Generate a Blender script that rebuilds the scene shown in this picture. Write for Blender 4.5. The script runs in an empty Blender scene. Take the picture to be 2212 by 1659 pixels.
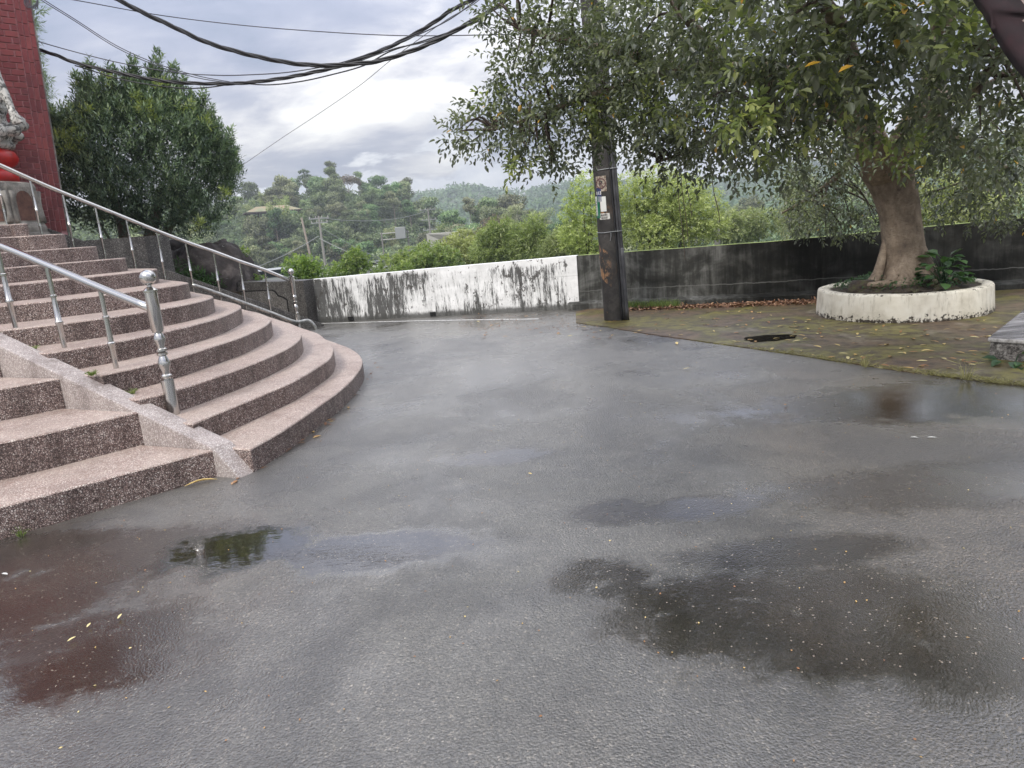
import bpy, bmesh, math, random
import numpy as np
from mathutils import Vector, Matrix, noise

# ------------------------------------------------------------------ camera, sky, sun, exposure
SC = bpy.context.scene
COL = SC.collection
RNG = np.random.default_rng(7)
random.seed(7)
R_ = math.radians
IMG_W, IMG_CX, IMG_CY, FOC = 2212.0, 1106.0, 829.5, 1534.0
PITCH, ROLL, EYE = R_(12.64), R_(4.75), 1.5
_f = np.array([0, math.cos(PITCH), -math.sin(PITCH)])
_u0 = np.array([0, math.sin(PITCH), math.cos(PITCH)])
_r0 = np.array([1.0, 0, 0])
_up = math.cos(ROLL) * _u0 + math.sin(ROLL) * _r0
_rt = math.cos(ROLL) * _r0 - math.sin(ROLL) * _u0
cam_d = bpy.data.cameras.new('camera')
cam_d.sensor_width = 36
cam_d.lens = FOC / IMG_W * 36
cam_d.clip_start, cam_d.clip_end = 0.05, 9000
cam = bpy.data.objects.new('camera', cam_d)
COL.objects.link(cam)
M = Matrix.Identity(4)
for i in range(3):
    M[i][0], M[i][1], M[i][2] = _rt[i], _up[i], -_f[i]
M[2][3] = EYE
cam.matrix_world = M
SC.camera = cam
SC.render.engine = 'CYCLES'
SC.cycles.use_denoising = True
SC.cycles.max_bounces = 8
SC.cycles.transparent_max_bounces = 8
SC.cycles.volume_bounces = 0
SC.view_settings.view_transform = 'Standard'
SC.view_settings.look = 'None'
SC.view_settings.exposure = 0.45
SC.view_settings.gamma = 1
SC.view_settings.use_curve_mapping = False
SUN_EL, SUN_AZ = R_(44), R_(208)      # azimuth clockwise from +Y: behind and to the left of the viewer


def spot(px, py, dist):
    """World point at a true horizontal distance from the viewer, in a surveyed direction."""
    d = _f * FOC + _rt * (px - IMG_CX) + _up * (IMG_CY - py)
    t = dist / math.hypot(d[0], d[1])
    return Vector((d[0] * t, d[1] * t, EYE + d[2] * t))


# ---- node helper
class NT:
    def __init__(self, tree):
        self.t = tree; self.n = tree.nodes; self.l = tree.links

    def new(self, typ, ins=None, **props):
        nd = self.n.new(typ)
        for k, v in props.items():
            setattr(nd, k, v)
        for k, v in (ins or {}).items():
            s = nd.inputs[k]
            if hasattr(v, 'is_linked') or hasattr(v, 'links'):
                self.l.new(v, s)
            else:
                s.default_value = v
        return nd

    def noise(self, vec, scale, detail=3, rough=.55, dist=0.0):
        return self.new('ShaderNodeTexNoise', {'Vector': vec, 'Scale': scale, 'Detail': detail, 'Roughness': rough, 'Distortion': dist}).outputs['Fac']

    def ramp(self, fac, stops, interp='LINEAR'):
        r = self.new('ShaderNodeValToRGB', {'Fac': fac}); e = r.color_ramp.elements
        r.color_ramp.interpolation = interp
        while len(e) > 1: e.remove(e[-1])
        for i, (p, c) in enumerate(stops):
            if i: el = e.new(p)
            else: el = e[0]; el.position = p
            el.color = tuple(c) + (1,) if len(c) == 3 else c
        return r.outputs['Color']

    def step(self, fac, a, b):
        return self.new('ShaderNodeMapRange', {'Value': fac, 'From Min': a, 'From Max': b, 'To Min': 0.0, 'To Max': 1.0}, clamp=True, interpolation_type='SMOOTHSTEP').outputs[0]

    def mix(self, fac, a, b, blend='MIX'):
        m = self.new('ShaderNodeMix', data_type='RGBA', blend_type=blend)
        for s, v in ((m.inputs[0], fac), (m.inputs[6], a), (m.inputs[7], b)):
            if hasattr(v, 'links'): self.l.new(v, s)
            elif isinstance(v, (int, float)): s.default_value = v
            else: s.default_value = tuple(v) + (1,) if len(v) == 3 else v
        return m.outputs[2]

    def math(self, op, a, b=0.0):
        m = self.new('ShaderNodeMath', operation=op)
        for s, v in ((m.inputs[0], a), (m.inputs[1], b)):
            if hasattr(v, 'links'): self.l.new(v, s)
            else: s.default_value = v
        return m.outputs[0]

    def mapping(self, vec, scale=(1, 1, 1), rot=(0, 0, 0), loc=(0, 0, 0)):
        return self.new('ShaderNodeMapping', {'Vector': vec, 'Scale': scale, 'Rotation': rot, 'Location': loc}).outputs[0]

    def bump(self, h, strength=.5, dist=.01, normal=None):
        b = self.new('ShaderNodeBump', {'Height': h, 'Strength': strength, 'Distance': dist})
        if normal is not None: self.l.new(normal, b.inputs['Normal'])
        return b.outputs[0]


world = bpy.data.worlds.new('World')
SC.world = world
world.use_nodes = True
W = NT(world.node_tree)
W.n.clear()
sky = W.new('ShaderNodeTexSky', sky_type='NISHITA', sun_disc=False)
sky.sun_elevation = SUN_EL
sky.sun_rotation = SUN_AZ
sky.dust_density = 2.0
tc = W.new('ShaderNodeTexCoord').outputs['Generated']
sep = W.new('ShaderNodeSeparateXYZ', {'Vector': tc})
zc = W.math('MAXIMUM', sep.outputs[2], 0.0)
# cloud deck seen in perspective: project the direction on a plane overhead
den = W.math('ADD', zc, 0.30)
cx = W.math('DIVIDE', sep.outputs[0], den)
cy = W.math('DIVIDE', sep.outputs[1], den)
deck = W.new('ShaderNodeCombineXYZ', {'X': cx, 'Y': cy}).outputs[0]
deck = W.mapping(deck, scale=(.62, .95, 1), rot=(0, 0, R_(-12)), loc=(5.3, 2.4, 0))
n1 = W.noise(deck, 1.7, 6, .52, .35)
n2 = W.noise(deck, 5.0, 7, .58, .4)
nn = W.math('ADD', W.math('MULTIPLY', n1, .66), W.math('MULTIPLY', n2, .34))
cloud = W.ramp(nn, [(.38, (.30, .34, .45)), (.45, (.38, .41, .52)), (.50, (.48, .50, .59)), (.545, (.70, .70, .74)), (.61, (1.0, .99, .97))])
# heaped cloud bank low over the far ridge
puff = W.noise(W.mapping(tc, scale=(1, 1, 2.2)), 7.0, 7, .55, .3)
bank = W.math('ADD', W.math('MULTIPLY', sep.outputs[2], -6.5), W.math('ADD', W.math('MULTIPLY', puff, 1.6), -.12))
bankm = W.step(bank, .06, .16)
bankc = W.ramp(W.noise(W.mapping(tc, scale=(1, 1, 1.6)), 11, 6, .6), [(.36, (.44, .47, .55)), (.5, (.60, .62, .67)), (.62, (.74, .75, .77))])
# overcast luminance rises towards the zenith everywhere
lum = W.math('ADD', W.math('MULTIPLY', zc, 2.15), .56)
cloud = W.mix(1.0, cloud, W.new('ShaderNodeCombineColor', {'Red': lum, 'Green': lum, 'Blue': lum}).outputs[0], 'MULTIPLY')
cloud = W.mix(W.math('MULTIPLY', bankm, .9), cloud, bankc)
cloud = W.new('ShaderNodeVectorMath', {0: cloud, 'Scale': 10.0}, operation='SCALE').outputs[0]
skyc = W.mix(.93, sky.outputs[0], cloud)
bg = W.new('ShaderNodeBackground', {'Color': skyc, 'Strength': .1})
W.l.new(bg.outputs[0], W.new('ShaderNodeOutputWorld').inputs['Surface'])

sun_d = bpy.data.lights.new('sun', 'SUN')
sun_d.energy = 2.0
sun_d.angle = R_(14)
sun_d.color = (1, .95, .88)
sun = bpy.data.objects.new('sun', sun_d)
COL.objects.link(sun)
sd = Vector((math.sin(SUN_AZ) * math.cos(SUN_EL), math.cos(SUN_AZ) * math.cos(SUN_EL), math.sin(SUN_EL)))
sun.rotation_euler = (-sd).to_track_quat('-Z', 'Y').to_euler()
sun.location = sd * 60

# ------------------------------------------------------------------ object helpers
def tag(o, label=None, cat=None, group=None, kind=None):
    if label: o['label'] = label
    if cat: o['category'] = cat
    if group: o['group'] = group
    if kind: o['kind'] = kind
    return o


def link(name, data, parent=None):
    o = bpy.data.objects.new(name, data)
    COL.objects.link(o)
    if parent is not None:
        o.parent = parent
        o.matrix_parent_inverse = parent.matrix_world.inverted() if parent.type != 'EMPTY' or True else Matrix()
    return o


def thing(name, loc, label, cat, group=None, rz=0.0):
    o = bpy.data.objects.new(name, None)
    COL.objects.link(o)
    o.empty_display_size = .1
    o.location = loc
    o.rotation_euler = (0, 0, rz)
    o.matrix_world = Matrix.Translation(Vector(loc)) @ Matrix.Rotation(rz, 4, 'Z')
    return tag(o, label, cat, group)


def smooth(me, on=True):
    me.polygons.foreach_set('use_smooth', np.full(len(me.polygons), on))


def from_bm(name, bm, mats, parent=None, sm=False, world_to=None):
    me = bpy.data.meshes.new(name)
    bmesh.ops.recalc_face_normals(bm, faces=bm.faces)
    bm.to_mesh(me); bm.free()
    for m in (mats if isinstance(mats, (list, tuple)) else [mats]): me.materials.append(m)
    if sm: smooth(me)
    return link(name, me, parent)


def np_mesh(name, verts, faces, mats, var=None, mat_idx=None, sm=False):
    """verts (N,3), faces (F,k). var: per-face colour variation value written as a face attribute."""
    verts = np.ascontiguousarray(verts, dtype=np.float32); faces = np.ascontiguousarray(faces, dtype=np.int32)
    me = bpy.data.meshes.new(name)
    nf, k = faces.shape
    me.vertices.add(len(verts)); me.vertices.foreach_set('co', verts.ravel())
    me.loops.add(nf * k); me.loops.foreach_set('vertex_index', faces.ravel())
    me.polygons.add(nf)
    me.polygons.foreach_set('loop_start', np.arange(0, nf * k, k, dtype=np.int32))
    me.polygons.foreach_set('loop_total', np.full(nf, k, dtype=np.int32))
    if mat_idx is not None: me.polygons.foreach_set('material_index', np.asarray(mat_idx, dtype=np.int32))
    me.update(calc_edges=True)
    if var is not None:
        a = me.attributes.new('var', 'FLOAT', 'FACE'); a.data.foreach_set('value', np.asarray(var, dtype=np.float32))
    for m in (mats if isinstance(mats, (list, tuple)) else [mats]): me.materials.append(m)
    if sm: smooth(me)
    return me


def prism(bm, pts, z0, z1, mat=0, top_z=None):
    """vertical prism; z1 or top_z a number or list per point"""
    n = len(pts)
    tz = top_z or [z1] * n
    b = [bm.verts.new((p[0], p[1], z0)) for p in pts]
    t = [bm.verts.new((p[0], p[1], tz[i])) for i, p in enumerate(pts)]
    fs = [bm.faces.new(t), bm.faces.new(list(reversed(b)))]
    for i in range(n):
        j = (i + 1) % n
        fs.append(bm.faces.new((b[i], b[j], t[j], t[i])))
    for f in fs: f.material_index = mat
    return fs


def box(bm, c, s, rz=0.0, mat=0, rot=None):
    m = Matrix.Translation(Vector(c)) @ (rot or Matrix.Rotation(rz, 4, 'Z')) @ Matrix.Diagonal((s[0], s[1], s[2], 1))
    r = bmesh.ops.create_cube(bm, size=1.0, matrix=m)
    for v in r['verts']:
        for f in v.link_faces: f.material_index = mat
    return r['verts']


def bevel_all(bm, w, seg=2, ang=R_(35)):
    es = [e for e in bm.edges if len(e.link_faces) == 2 and e.calc_face_angle(0) > ang]
    bmesh.ops.bevel(bm, geom=es, offset=w, segments=seg, profile=.6, affect='EDGES', clamp_overlap=True)


def tube_arrays(path, radii, seg=8, wob=None):
    """ring-swept tube along a path with per-point radii; returns verts, quads"""
    P = [Vector(p) for p in path]
    n = len(P)
    V = []
    t0 = (P[1] - P[0]).normalized()
    ref = Vector((0, 0, 1)) if abs(t0.z) < .9 else Vector((1, 0, 0))
    nrm = t0.cross(ref).normalized()
    for i in range(n):
        t = (P[min(i + 1, n - 1)] - P[max(i - 1, 0)]).normalized()
        nrm = (nrm - t * nrm.dot(t)).normalized()
        b = t.cross(nrm)
        for k in range(seg):
            a = 2 * math.pi * k / seg
            r = radii[i] * (wob(i, a) if wob else 1.0)
            V.append(P[i] + (nrm * math.cos(a) + b * math.sin(a)) * r)
    F = [(i * seg + k, i * seg + (k + 1) % seg, (i + 1) * seg + (k + 1) % seg, (i + 1) * seg + k) for i in range(n - 1) for k in range(seg)]
    return V, F


def tube(bm, path, radii, seg=8, mat=0, caps=True, wob=None):
    if isinstance(radii, (int, float)): radii = [radii] * len(path)
    V, F = tube_arrays(path, radii, seg, wob)
    vs = [bm.verts.new(v) for v in V]
    for f in F:
        bm.faces.new([vs[i] for i in f]).material_index = mat
    if caps:
        bm.faces.new(list(reversed(vs[:seg]))).material_index = mat
        bm.faces.new(vs[-seg:]).material_index = mat


def lathe(bm, prof, seg=16, c=(0, 0, 0), mat=0):
    """prof: list of (r, z)"""
    rings = []
    for r, z in prof:
        rings.append([bm.verts.new((c[0] + r * math.cos(2 * math.pi * k / seg), c[1] + r * math.sin(2 * math.pi * k / seg), c[2] + z)) for k in range(seg)])
    for a, b in zip(rings, rings[1:]):
        for k in range(seg):
            bm.faces.new((a[k], a[(k + 1) % seg], b[(k + 1) % seg], b[k])).material_index = mat
    bm.faces.new(list(reversed(rings[0]))).material_index = mat
    bm.faces.new(rings[-1]).material_index = mat


def spline(pts, n=6):
    P = [Vector(p) for p in pts]
    P = [P[0] * 2 - P[1]] + P + [P[-1] * 2 - P[-2]]
    out = []
    for i in range(1, len(P) - 2):
        for k in range(n):
            t = k / n
            a, b, c, d = P[i - 1], P[i], P[i + 1], P[i + 2]
            out.append(.5 * ((2 * b) + (c - a) * t + (2 * a - 5 * b + 4 * c - d) * t * t + (3 * b - a - 3 * c + d) * t ** 3))
    out.append(P[-2])
    return out


# ------------------------------------------------------------------ materials
def mat(name, build=None, color=(.5, .5, .5), rough=.6, metal=0.0, **extra):
    m = bpy.data.materials.new(name); m.use_nodes = True
    t = NT(m.node_tree)
    p = t.n['Principled BSDF']
    p.inputs['Base Color'].default_value = tuple(color) + (1,)
    p.inputs['Roughness'].default_value = rough
    p.inputs['Metallic'].default_value = metal
    for k, v in extra.items(): p.inputs[k.replace('_', ' ')].default_value = v
    if build:
        obj = t.new('ShaderNodeTexCoord').outputs['Object']
        geo = t.new('ShaderNodeNewGeometry')
        build(t, p, obj, geo)
    return m


def put(t, p, **kw):
    for k, v in kw.items():
        t.l.new(v, p.inputs[k.replace('_', ' ')])


def asphalt_b(t, p, obj, geo):
    pos = geo.outputs['Position']
    xyz = t.new('ShaderNodeSeparateXYZ', {'Vector': pos})
    n_big = t.noise(pos, .75, 4, .55, .4)
    n_mid = t.noise(pos, 3.2, 4, .6, .2)
    # standing water fills the low spots
    def blob(cx_, cy_, rx, ry, rot=0.0, k=.55):
        v = t.mapping(t.new('ShaderNodeVectorMath', {0: pos, 1: (cx_, cy_, 0)}, operation='SUBTRACT').outputs[0], rot=(0, 0, rot), scale=(1 / rx, 1 / ry, 0))
        d = t.new('ShaderNodeVectorMath', {0: v}, operation='LENGTH').outputs['Value']
        d = t.math('ADD', d, t.math('MULTIPLY', t.math('SUBTRACT', n_mid, .5), k * 2.2))
        d = t.math('ADD', d, t.math('MULTIPLY', t.math('SUBTRACT', t.noise(pos, 11, 6, .75), .5), .9))
        return d
    pools = None
    for (a, b, c, d, r, k) in [(-1.45, 3.38, .44, .27, R_(6), .45), (-.72, 3.22, .56, .26, R_(20), .45), (2.95, 7.9, .42, .30, 0, .3)]:
        s = t.math('SUBTRACT', 1.0, t.step(blob(a, b, c, d, r, k), .62, 1.22))
        pools = s if pools is None else t.math('MAXIMUM', pools, s)
    wet = None
    for (a, b, c, d, r, k) in [(.47, 3.46, .22, .17, 0, .35), (.90, 3.42, .42, .14, 0, .6), (.30, 2.76, .24, .19, 0, .5), (.66, 2.45, .44, .30, R_(-10), .5), (1.08, 2.34, .60, .36, R_(-12), .45), (1.55, 2.05, .42, .28, R_(-15), .5), (1.18, 2.86, .50, .14, R_(-14), .6),
                               (2.35, 3.45, .95, .30, R_(5), .5), (-1.85, 3.45, .75, .30, R_(8), .6), (-2.35, 3.0, .65, .40, R_(35), .8), (-1.75, 2.55, .5, .35, R_(35), .6), (-2.5, 3.55, .7, .25, R_(20), .5), (-.1, 4.5, .35, .16, R_(-10), .7), (3.0, 5.0, 1.3, .5, R_(-25), .7)]:
        s = t.math('SUBTRACT', 1.0, t.step(blob(a, b, c, d, r, k), .68, 1.40))
        wet = s if wet is None else t.math('MAXIMUM', wet, s)
    wet = t.math('MULTIPLY', wet, t.step(t.math('ADD', t.math('MULTIPLY', t.noise(pos, 5.5, 7, .72, .6), .75), t.math('MULTIPLY', t.noise(pos, 30, 4, .7), .25)), .22, .47))
    damp = t.step(t.math('ADD', t.math('MULTIPLY', n_big, .8), t.math('MULTIPLY', n_mid, .2)), .33, .64)
    # aggregate grains
    v1 = t.new('ShaderNodeTexVoronoi', {'Vector': pos, 'Scale': 165.0, 'Randomness': 1.0}, feature='F1')
    v2 = t.new('ShaderNodeTexVoronoi', {'Vector': pos, 'Scale': 100.0}, feature='F1')
    grain = t.ramp(v1.outputs['Color'], [(.2, (.030, .030, .028)), (.6, (.105, .103, .097)), (.84, (.15, .145, .135)), (.96, (.42, .40, .36))])
    grain2 = t.ramp(v2.outputs['Color'], [(.5, (.075, .075, .071)), (.86, (.13, .126, .118)), (.96, (.32, .29, .25))])
    col = t.mix(.45, grain, grain2)
    # brown tint growing towards the right-hand corner and beside the steps
    brown = t.step(t.math('ADD', t.math('ADD', t.math('MULTIPLY', xyz.outputs[0], .33), t.math('MULTIPLY', xyz.outputs[1], -.11)), t.math('MULTIPLY', n_big, 1.5)), .62, 1.15)
    brown2 = t.math('SUBTRACT', 1.0, t.step(blob(-2.3, 3.2, 1.25, .95, .3, .4), .55, 1.3))
    brown = t.math('MAXIMUM', t.math('MULTIPLY', brown, .8), t.math('MULTIPLY', brown2, .5))
    col = t.mix(brown, col, t.mix(1.0, col, (.88, .75, .63), 'MULTIPLY'))
    pale = t.step(t.noise(pos, 1.3, 4, .6, .6), .50, .74)
    col = t.mix(t.math('MULTIPLY', pale, .45), col, t.mix(1.0, col, (1.7, 1.7, 1.7), 'MULTIPLY'))
    tone = t.step(t.math('ADD', t.math('MULTIPLY', t.noise(pos, .9, 5, .6, .7), .7), t.math('MULTIPLY', t.noise(pos, 6, 6, .7), .3)), .38, .60)
    col = t.mix(1.0, col, t.mix(tone, (.50, .47, .43), (1.08, 1.03, .95)), 'MULTIPLY')
    pit = t.step(t.noise(pos, 95, 3, .7), .60, .68)
    col = t.mix(t.math('MULTIPLY', pit, .75), col, (.012, .011, .010))
    col = t.mix(t.math('MULTIPLY', wet, .88), col, t.mix(t.step(v1.outputs['Color'], .90, .94), t.mix(1.0, col, (.21, .15, .105), 'MULTIPLY'), (.22, .19, .15)))  # damp patches; specular speckle put into their colour as pale grains
    col = t.mix(t.math('MULTIPLY', pools, .3), col, (.030, .024, .019))
    h = t.math('ADD', t.math('MULTIPLY', v1.outputs['Distance'], -.6), t.math('MULTIPLY', v2.outputs['Distance'], -1.0))
    h = t.math('ADD', h, t.math('MULTIPLY', t.noise(pos, 75, 6, .75), .8))
    dry = t.math('SUBTRACT', 1.0, pools)
    film = t.math('MULTIPLY', t.math('MULTIPLY', dry, t.math('SUBTRACT', 1.0, t.math('MULTIPLY', wet, .72))), t.math('ADD', .3, t.math('MULTIPLY', damp, .7)))
    b = t.new('ShaderNodeBump', {'Height': h, 'Distance': .0075, 'Strength': t.math('MULTIPLY', film, .7)}).outputs[0]
    rip = t.new('ShaderNodeBump', {'Height': t.noise(t.mapping(pos, scale=(1, 2.4, 1)), 9, 3), 'Distance': .004, 'Strength': .12, 'Normal': b}).outputs[0]
    rough = t.math('ADD', .035, t.math('MULTIPLY', t.math('MULTIPLY', dry, t.math('SUBTRACT', 1.0, t.math('MULTIPLY', wet, .6))), t.math('ADD', .18, t.math('MULTIPLY', damp, .30))))
    put(t, p, Base_Color=col, Normal=rip, Roughness=rough)
    p.inputs['IOR'].default_value = 1.95
    p.inputs['Coat Weight'].default_value = 1.0
    p.inputs['Coat IOR'].default_value = 1.4
    put(t, p, Coat_Roughness=t.math('ADD', .02, t.math('MULTIPLY', t.math('MULTIPLY', dry, t.math('ADD', .35, damp)), .26)), Coat_Normal=rip)


M_ASPH = mat('wet asphalt', asphalt_b)


def moss_b(t, p, obj, geo):
    pos = geo.outputs['Position']
    n = t.noise(pos, .9, 5, .6, .5); m = t.noise(pos, 7, 5, .65); f = t.noise(pos, 60, 3, .7)
    col = t.ramp(n, [(.30, (.085, .055, .035)), (.43, (.13, .085, .045)), (.50, (.085, .07, .022)), (.57, (.17, .15, .028)), (.64, (.08, .055, .026)), (.74, (.13, .12, .03))])
    col = t.mix(t.step(m, .45, .7), col, (.05, .034, .022))
    col = t.mix(t.math('MULTIPLY', t.step(t.noise(pos, 1.7, 4, .6, .8), .58, .72), .6), col, (.26, .22, .17))
    col = t.mix(t.math('MULTIPLY', t.step(f, .5, .75), .35), col, (.02, .018, .012))
    put(t, p, Base_Color=col, Normal=t.bump(t.math('ADD', f, m), .6, .006), Roughness=t.math('ADD', .3, t.math('MULTIPLY', m, .4)))


M_MOSS = mat('mossy concrete', moss_b)


def pebble(name, stones, mortar, dirt=.5, scale=62.0, wear=0.0):
    def b(t, p, obj, geo):
        pos = geo.outputs['Position']
        w = t.new('ShaderNodeVectorMath', {0: pos, 1: t.new('ShaderNodeVectorMath', {0: t.new('ShaderNodeTexNoise', {'Vector': pos, 'Scale': 30.0}).outputs['Color'], 'Scale': .012}, operation='SCALE').outputs[0]}, operation='ADD').outputs[0]
        v = t.new('ShaderNodeTexVoronoi', {'Vector': w, 'Scale': scale}, feature='F1')
        e = t.new('ShaderNodeTexVoronoi', {'Vector': w, 'Scale': scale}, feature='DISTANCE_TO_EDGE')
        c = t.ramp(v.outputs['Color'], stones)
        em = t.step(e.outputs['Distance'], .05, .22)
        c = t.mix(em, mortar, c)
        big = t.noise(pos, 2.3, 5, .65, .6)
        streak = t.noise(t.mapping(pos, scale=(7, 7, .8)), 1.0, 4, .6)
        dm = t.math('MULTIPLY', t.step(t.math('ADD', t.math('MULTIPLY', big, .5), t.math('MULTIPLY', streak, .5)), .42, .66), dirt)
        c = t.mix(dm, c, t.mix(1.0, c, (.30, .26, .25), 'MULTIPLY'))
        if wear:
            grime = t.step(t.math('ADD', t.math('MULTIPLY', t.noise(pos, 3.1, 6, .7, .8), .7), t.math('MULTIPLY', t.noise(pos, 26, 5, .75), .3)), .50, .62)
            c = t.mix(t.math('MULTIPLY', grime, .42), c, t.mix(1.0, c, (.52, .44, .40), 'MULTIPLY'))
            c = t.mix(t.math('MULTIPLY', t.step(t.noise(pos, 1.4, 4, .6, .4), .40, .64), wear), c, (.50, .42, .36))
        put(t, p, Base_Color=c, Normal=t.bump(em, .55, .005), Roughness=t.math('ADD', .38, t.math('MULTIPLY', em, .15)))
    return mat(name, b)


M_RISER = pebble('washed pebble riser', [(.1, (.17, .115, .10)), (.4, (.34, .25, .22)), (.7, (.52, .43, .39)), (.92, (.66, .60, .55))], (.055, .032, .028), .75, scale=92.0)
M_TREAD = pebble('worn and lit pebble tread', [(.1, (.40, .29, .25)), (.45, (.64, .52, .46)), (.9, (.80, .74, .67))], (.24, .17, .145), .30, scale=82.0, wear=.30)
M_CURB = pebble('washed pebble stringer', [(.1, (.28, .23, .21)), (.5, (.54, .47, .44)), (.9, (.74, .69, .66))], (.30, .26, .245), .45, scale=95.0)
M_DARKCURB = pebble('dirty pebble stringer', [(.1, (.07, .065, .06)), (.5, (.14, .13, .12)), (.9, (.26, .25, .235))], (.03, .028, .026), .7)
M_PANEL = pebble('grey pebble panel', [(.1, (.10, .095, .09)), (.5, (.20, .185, .17)), (.9, (.34, .33, .31))], (.055, .05, .046), .6)


def whitewall_b(t, p, obj, geo):
    pos = geo.outputs['Position']
    sx = t.new('ShaderNodeSeparateXYZ', {'Vector': pos})
    st = t.noise(t.mapping(pos, scale=(11, 11, 1.1)), 1.0, 9, .78, .25)
    st2 = t.noise(t.mapping(pos, scale=(45, 45, 5)), 1.0, 7, .8)
    zone = t.noise(t.mapping(pos, scale=(1.3, 1.3, .6)), 1.0, 3, .5)
    spots = t.noise(t.mapping(pos, scale=(9, 9, 6)), 1.0, 6, .75)
    left = t.step(sx.outputs[0], .6, -3.2)
    amt = t.math('ADD', t.math('MULTIPLY', st, .55), t.math('MULTIPLY', st2, .45))
    amt = t.math('ADD', amt, t.math('MULTIPLY', t.math('SUBTRACT', zone, .5), .48))
    amt = t.math('ADD', amt, t.math('MULTIPLY', left, .055))
    topc = t.step(sx.outputs[2], .86, .74)
    amt = t.math('ADD', amt, t.math('MULTIPLY', t.math('SUBTRACT', topc, 1.0), .12))
    blk = t.step(amt, .525, .56)
    b2 = t.step(t.math('ADD', spots, t.math('MULTIPLY', zone, .35)), .75, .775)
    grey = t.step(amt, .46, .56)
    c = t.ramp(t.noise(t.mapping(pos, scale=(3, 3, 6)), 1.0, 5, .6), [(.3, (.66, .66, .65)), (.6, (.82, .82, .81))])
    c = t.mix(t.math('MULTIPLY', t.step(t.noise(pos, 2.2, 6, .7), .42, .62), .30), c, (.46, .46, .44))
    c = t.mix(t.math('MULTIPLY', grey, .55), c, (.30, .30, .29))
    c = t.mix(t.math('MULTIPLY', blk, .92), c, (.045, .045, .042))
    c = t.mix(t.math('MULTIPLY', b2, .9), c, (.05, .045, .04))
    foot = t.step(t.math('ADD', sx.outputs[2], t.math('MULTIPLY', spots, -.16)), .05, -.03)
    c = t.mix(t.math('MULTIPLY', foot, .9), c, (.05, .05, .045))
    lines = t.noise(t.mapping(pos, scale=(.4, .4, 42)), 1.0, 3, .6)
    c = t.mix(t.math('MULTIPLY', t.step(lines, .66, .72), .35), c, (.22, .22, .21))
    put(t, p, Base_Color=c, Normal=t.bump(t.math('ADD', t.math('MULTIPLY', spots, 1.0), lines), .35, .006))


M_WHITE = mat('streaked white limewash', whitewall_b, rough=.75)
M_WHITETOP = mat('white limewash coping', lambda t, p, o, g: put(t, p, Base_Color=t.ramp(t.noise(g.outputs['Position'], 9, 5, .7), [(.3, (.45, .45, .43)), (.45, (.80, .80, .79))])), rough=.8)


def darkwall_b(t, p, obj, geo):
    pos = geo.outputs['Position']
    sx = t.new('ShaderNodeSeparateXYZ', {'Vector': pos})
    a = t.noise(t.mapping(pos, scale=(1.6, 1.6, 2.2)), 1.0, 6, .65, .5)
    s = t.noise(t.mapping(pos, scale=(14, 14, 1.2)), 1.0, 5, .7)
    c = t.ramp(t.math('ADD', t.math('MULTIPLY', a, .65), t.math('MULTIPLY', s, .35)), [(.38, (.020, .020, .018)), (.48, (.040, .040, .036)), (.56, (.095, .095, .088)), (.66, (.19, .19, .18))])
    right = t.step(sx.outputs[0], 3.0, 3.9)
    c = t.mix(t.math('MULTIPLY', right, .8), c, t.mix(1.0, c, (.16, .16, .15), 'MULTIPLY'))  # tree crown's shade on the right part put into the colour
    joint = t.step(t.math('ABSOLUTE', t.math('SUBTRACT', sx.outputs[2], t.math('ADD', .27, t.math('MULTIPLY', t.noise(pos, 6, 4), .05)))), .012, .0)
    c = t.mix(t.math('MULTIPLY', joint, .5), c, (.19, .19, .18))
    put(t, p, Base_Color=c, Normal=t.bump(a, .5, .01))


M_DARK = mat('shade-painted stained concrete', darkwall_b, rough=.85)
M_DARK.node_tree.nodes['Principled BSDF'].inputs['Specular IOR Level'].default_value = .15
M_MOSSTOP = mat('moss on coping', lambda t, p, o, g: put(t, p, Base_Color=t.ramp(t.noise(g.outputs['Position'], 14, 4, .7), [(.35, (.05, .06, .02)), (.6, (.20, .26, .05))])), rough=.9)


def planter_b(t, p, obj, geo):
    pos = geo.outputs['Position']
    sx = t.new('ShaderNodeSeparateXYZ', {'Vector': pos})
    n = t.noise(pos, 3.5, 6, .65); f = t.noise(pos, 22, 5, .75); s = t.noise(t.mapping(pos, scale=(18, 18, 3)), 1.0, 5, .7)
    c = t.ramp(n, [(.3, (.50, .46, .37)), (.5, (.66, .62, .52)), (.7, (.74, .71, .62))])
    c = t.mix(t.math('MULTIPLY', t.step(s, .5, .72), .55), c, (.27, .23, .16))
    low = t.math('ADD', t.math('MULTIPLY', t.step(sx.outputs[2], .16, -.02), .26), t.math('MULTIPLY', t.step(sx.outputs[2], .29, .345), .13))
    c = t.mix(t.step(t.math('ADD', f, low), .66, .72), c, (.045, .035, .025))
    put(t, p, Base_Color=c, Normal=t.bump(f, .4, .006))


M_PLANTER = mat('flaking cream paint', planter_b, rough=.7)


def bark_b(t, p, obj, geo):
    pos = geo.outputs['Position']
    a = t.noise(t.mapping(pos, scale=(1.6, 1.6, 1.1)), 5.0, 7, .7, .3); b = t.noise(t.mapping(pos, scale=(1, 1, 3.2)), 22.0, 5, .7)
    c = t.ramp(a, [(.3, (.085, .063, .047)), (.48, (.19, .145, .105)), (.62, (.27, .215, .16)), (.78, (.42, .37, .30))])
    c = t.mix(t.math('MULTIPLY', t.step(b, .55, .68), .6), c, (.05, .035, .025))
    put(t, p, Base_Color=c, Normal=t.bump(t.math('ADD', a, b), .7, .02))


M_BARK = mat('fig bark', bark_b, rough=.8)
M_TWIG = mat('dark twig bark', color=(.05, .035, .026), rough=.8)
M_FARBARK = mat('pale trunk bark', color=(.20, .17, .14), rough=.85)


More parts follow.
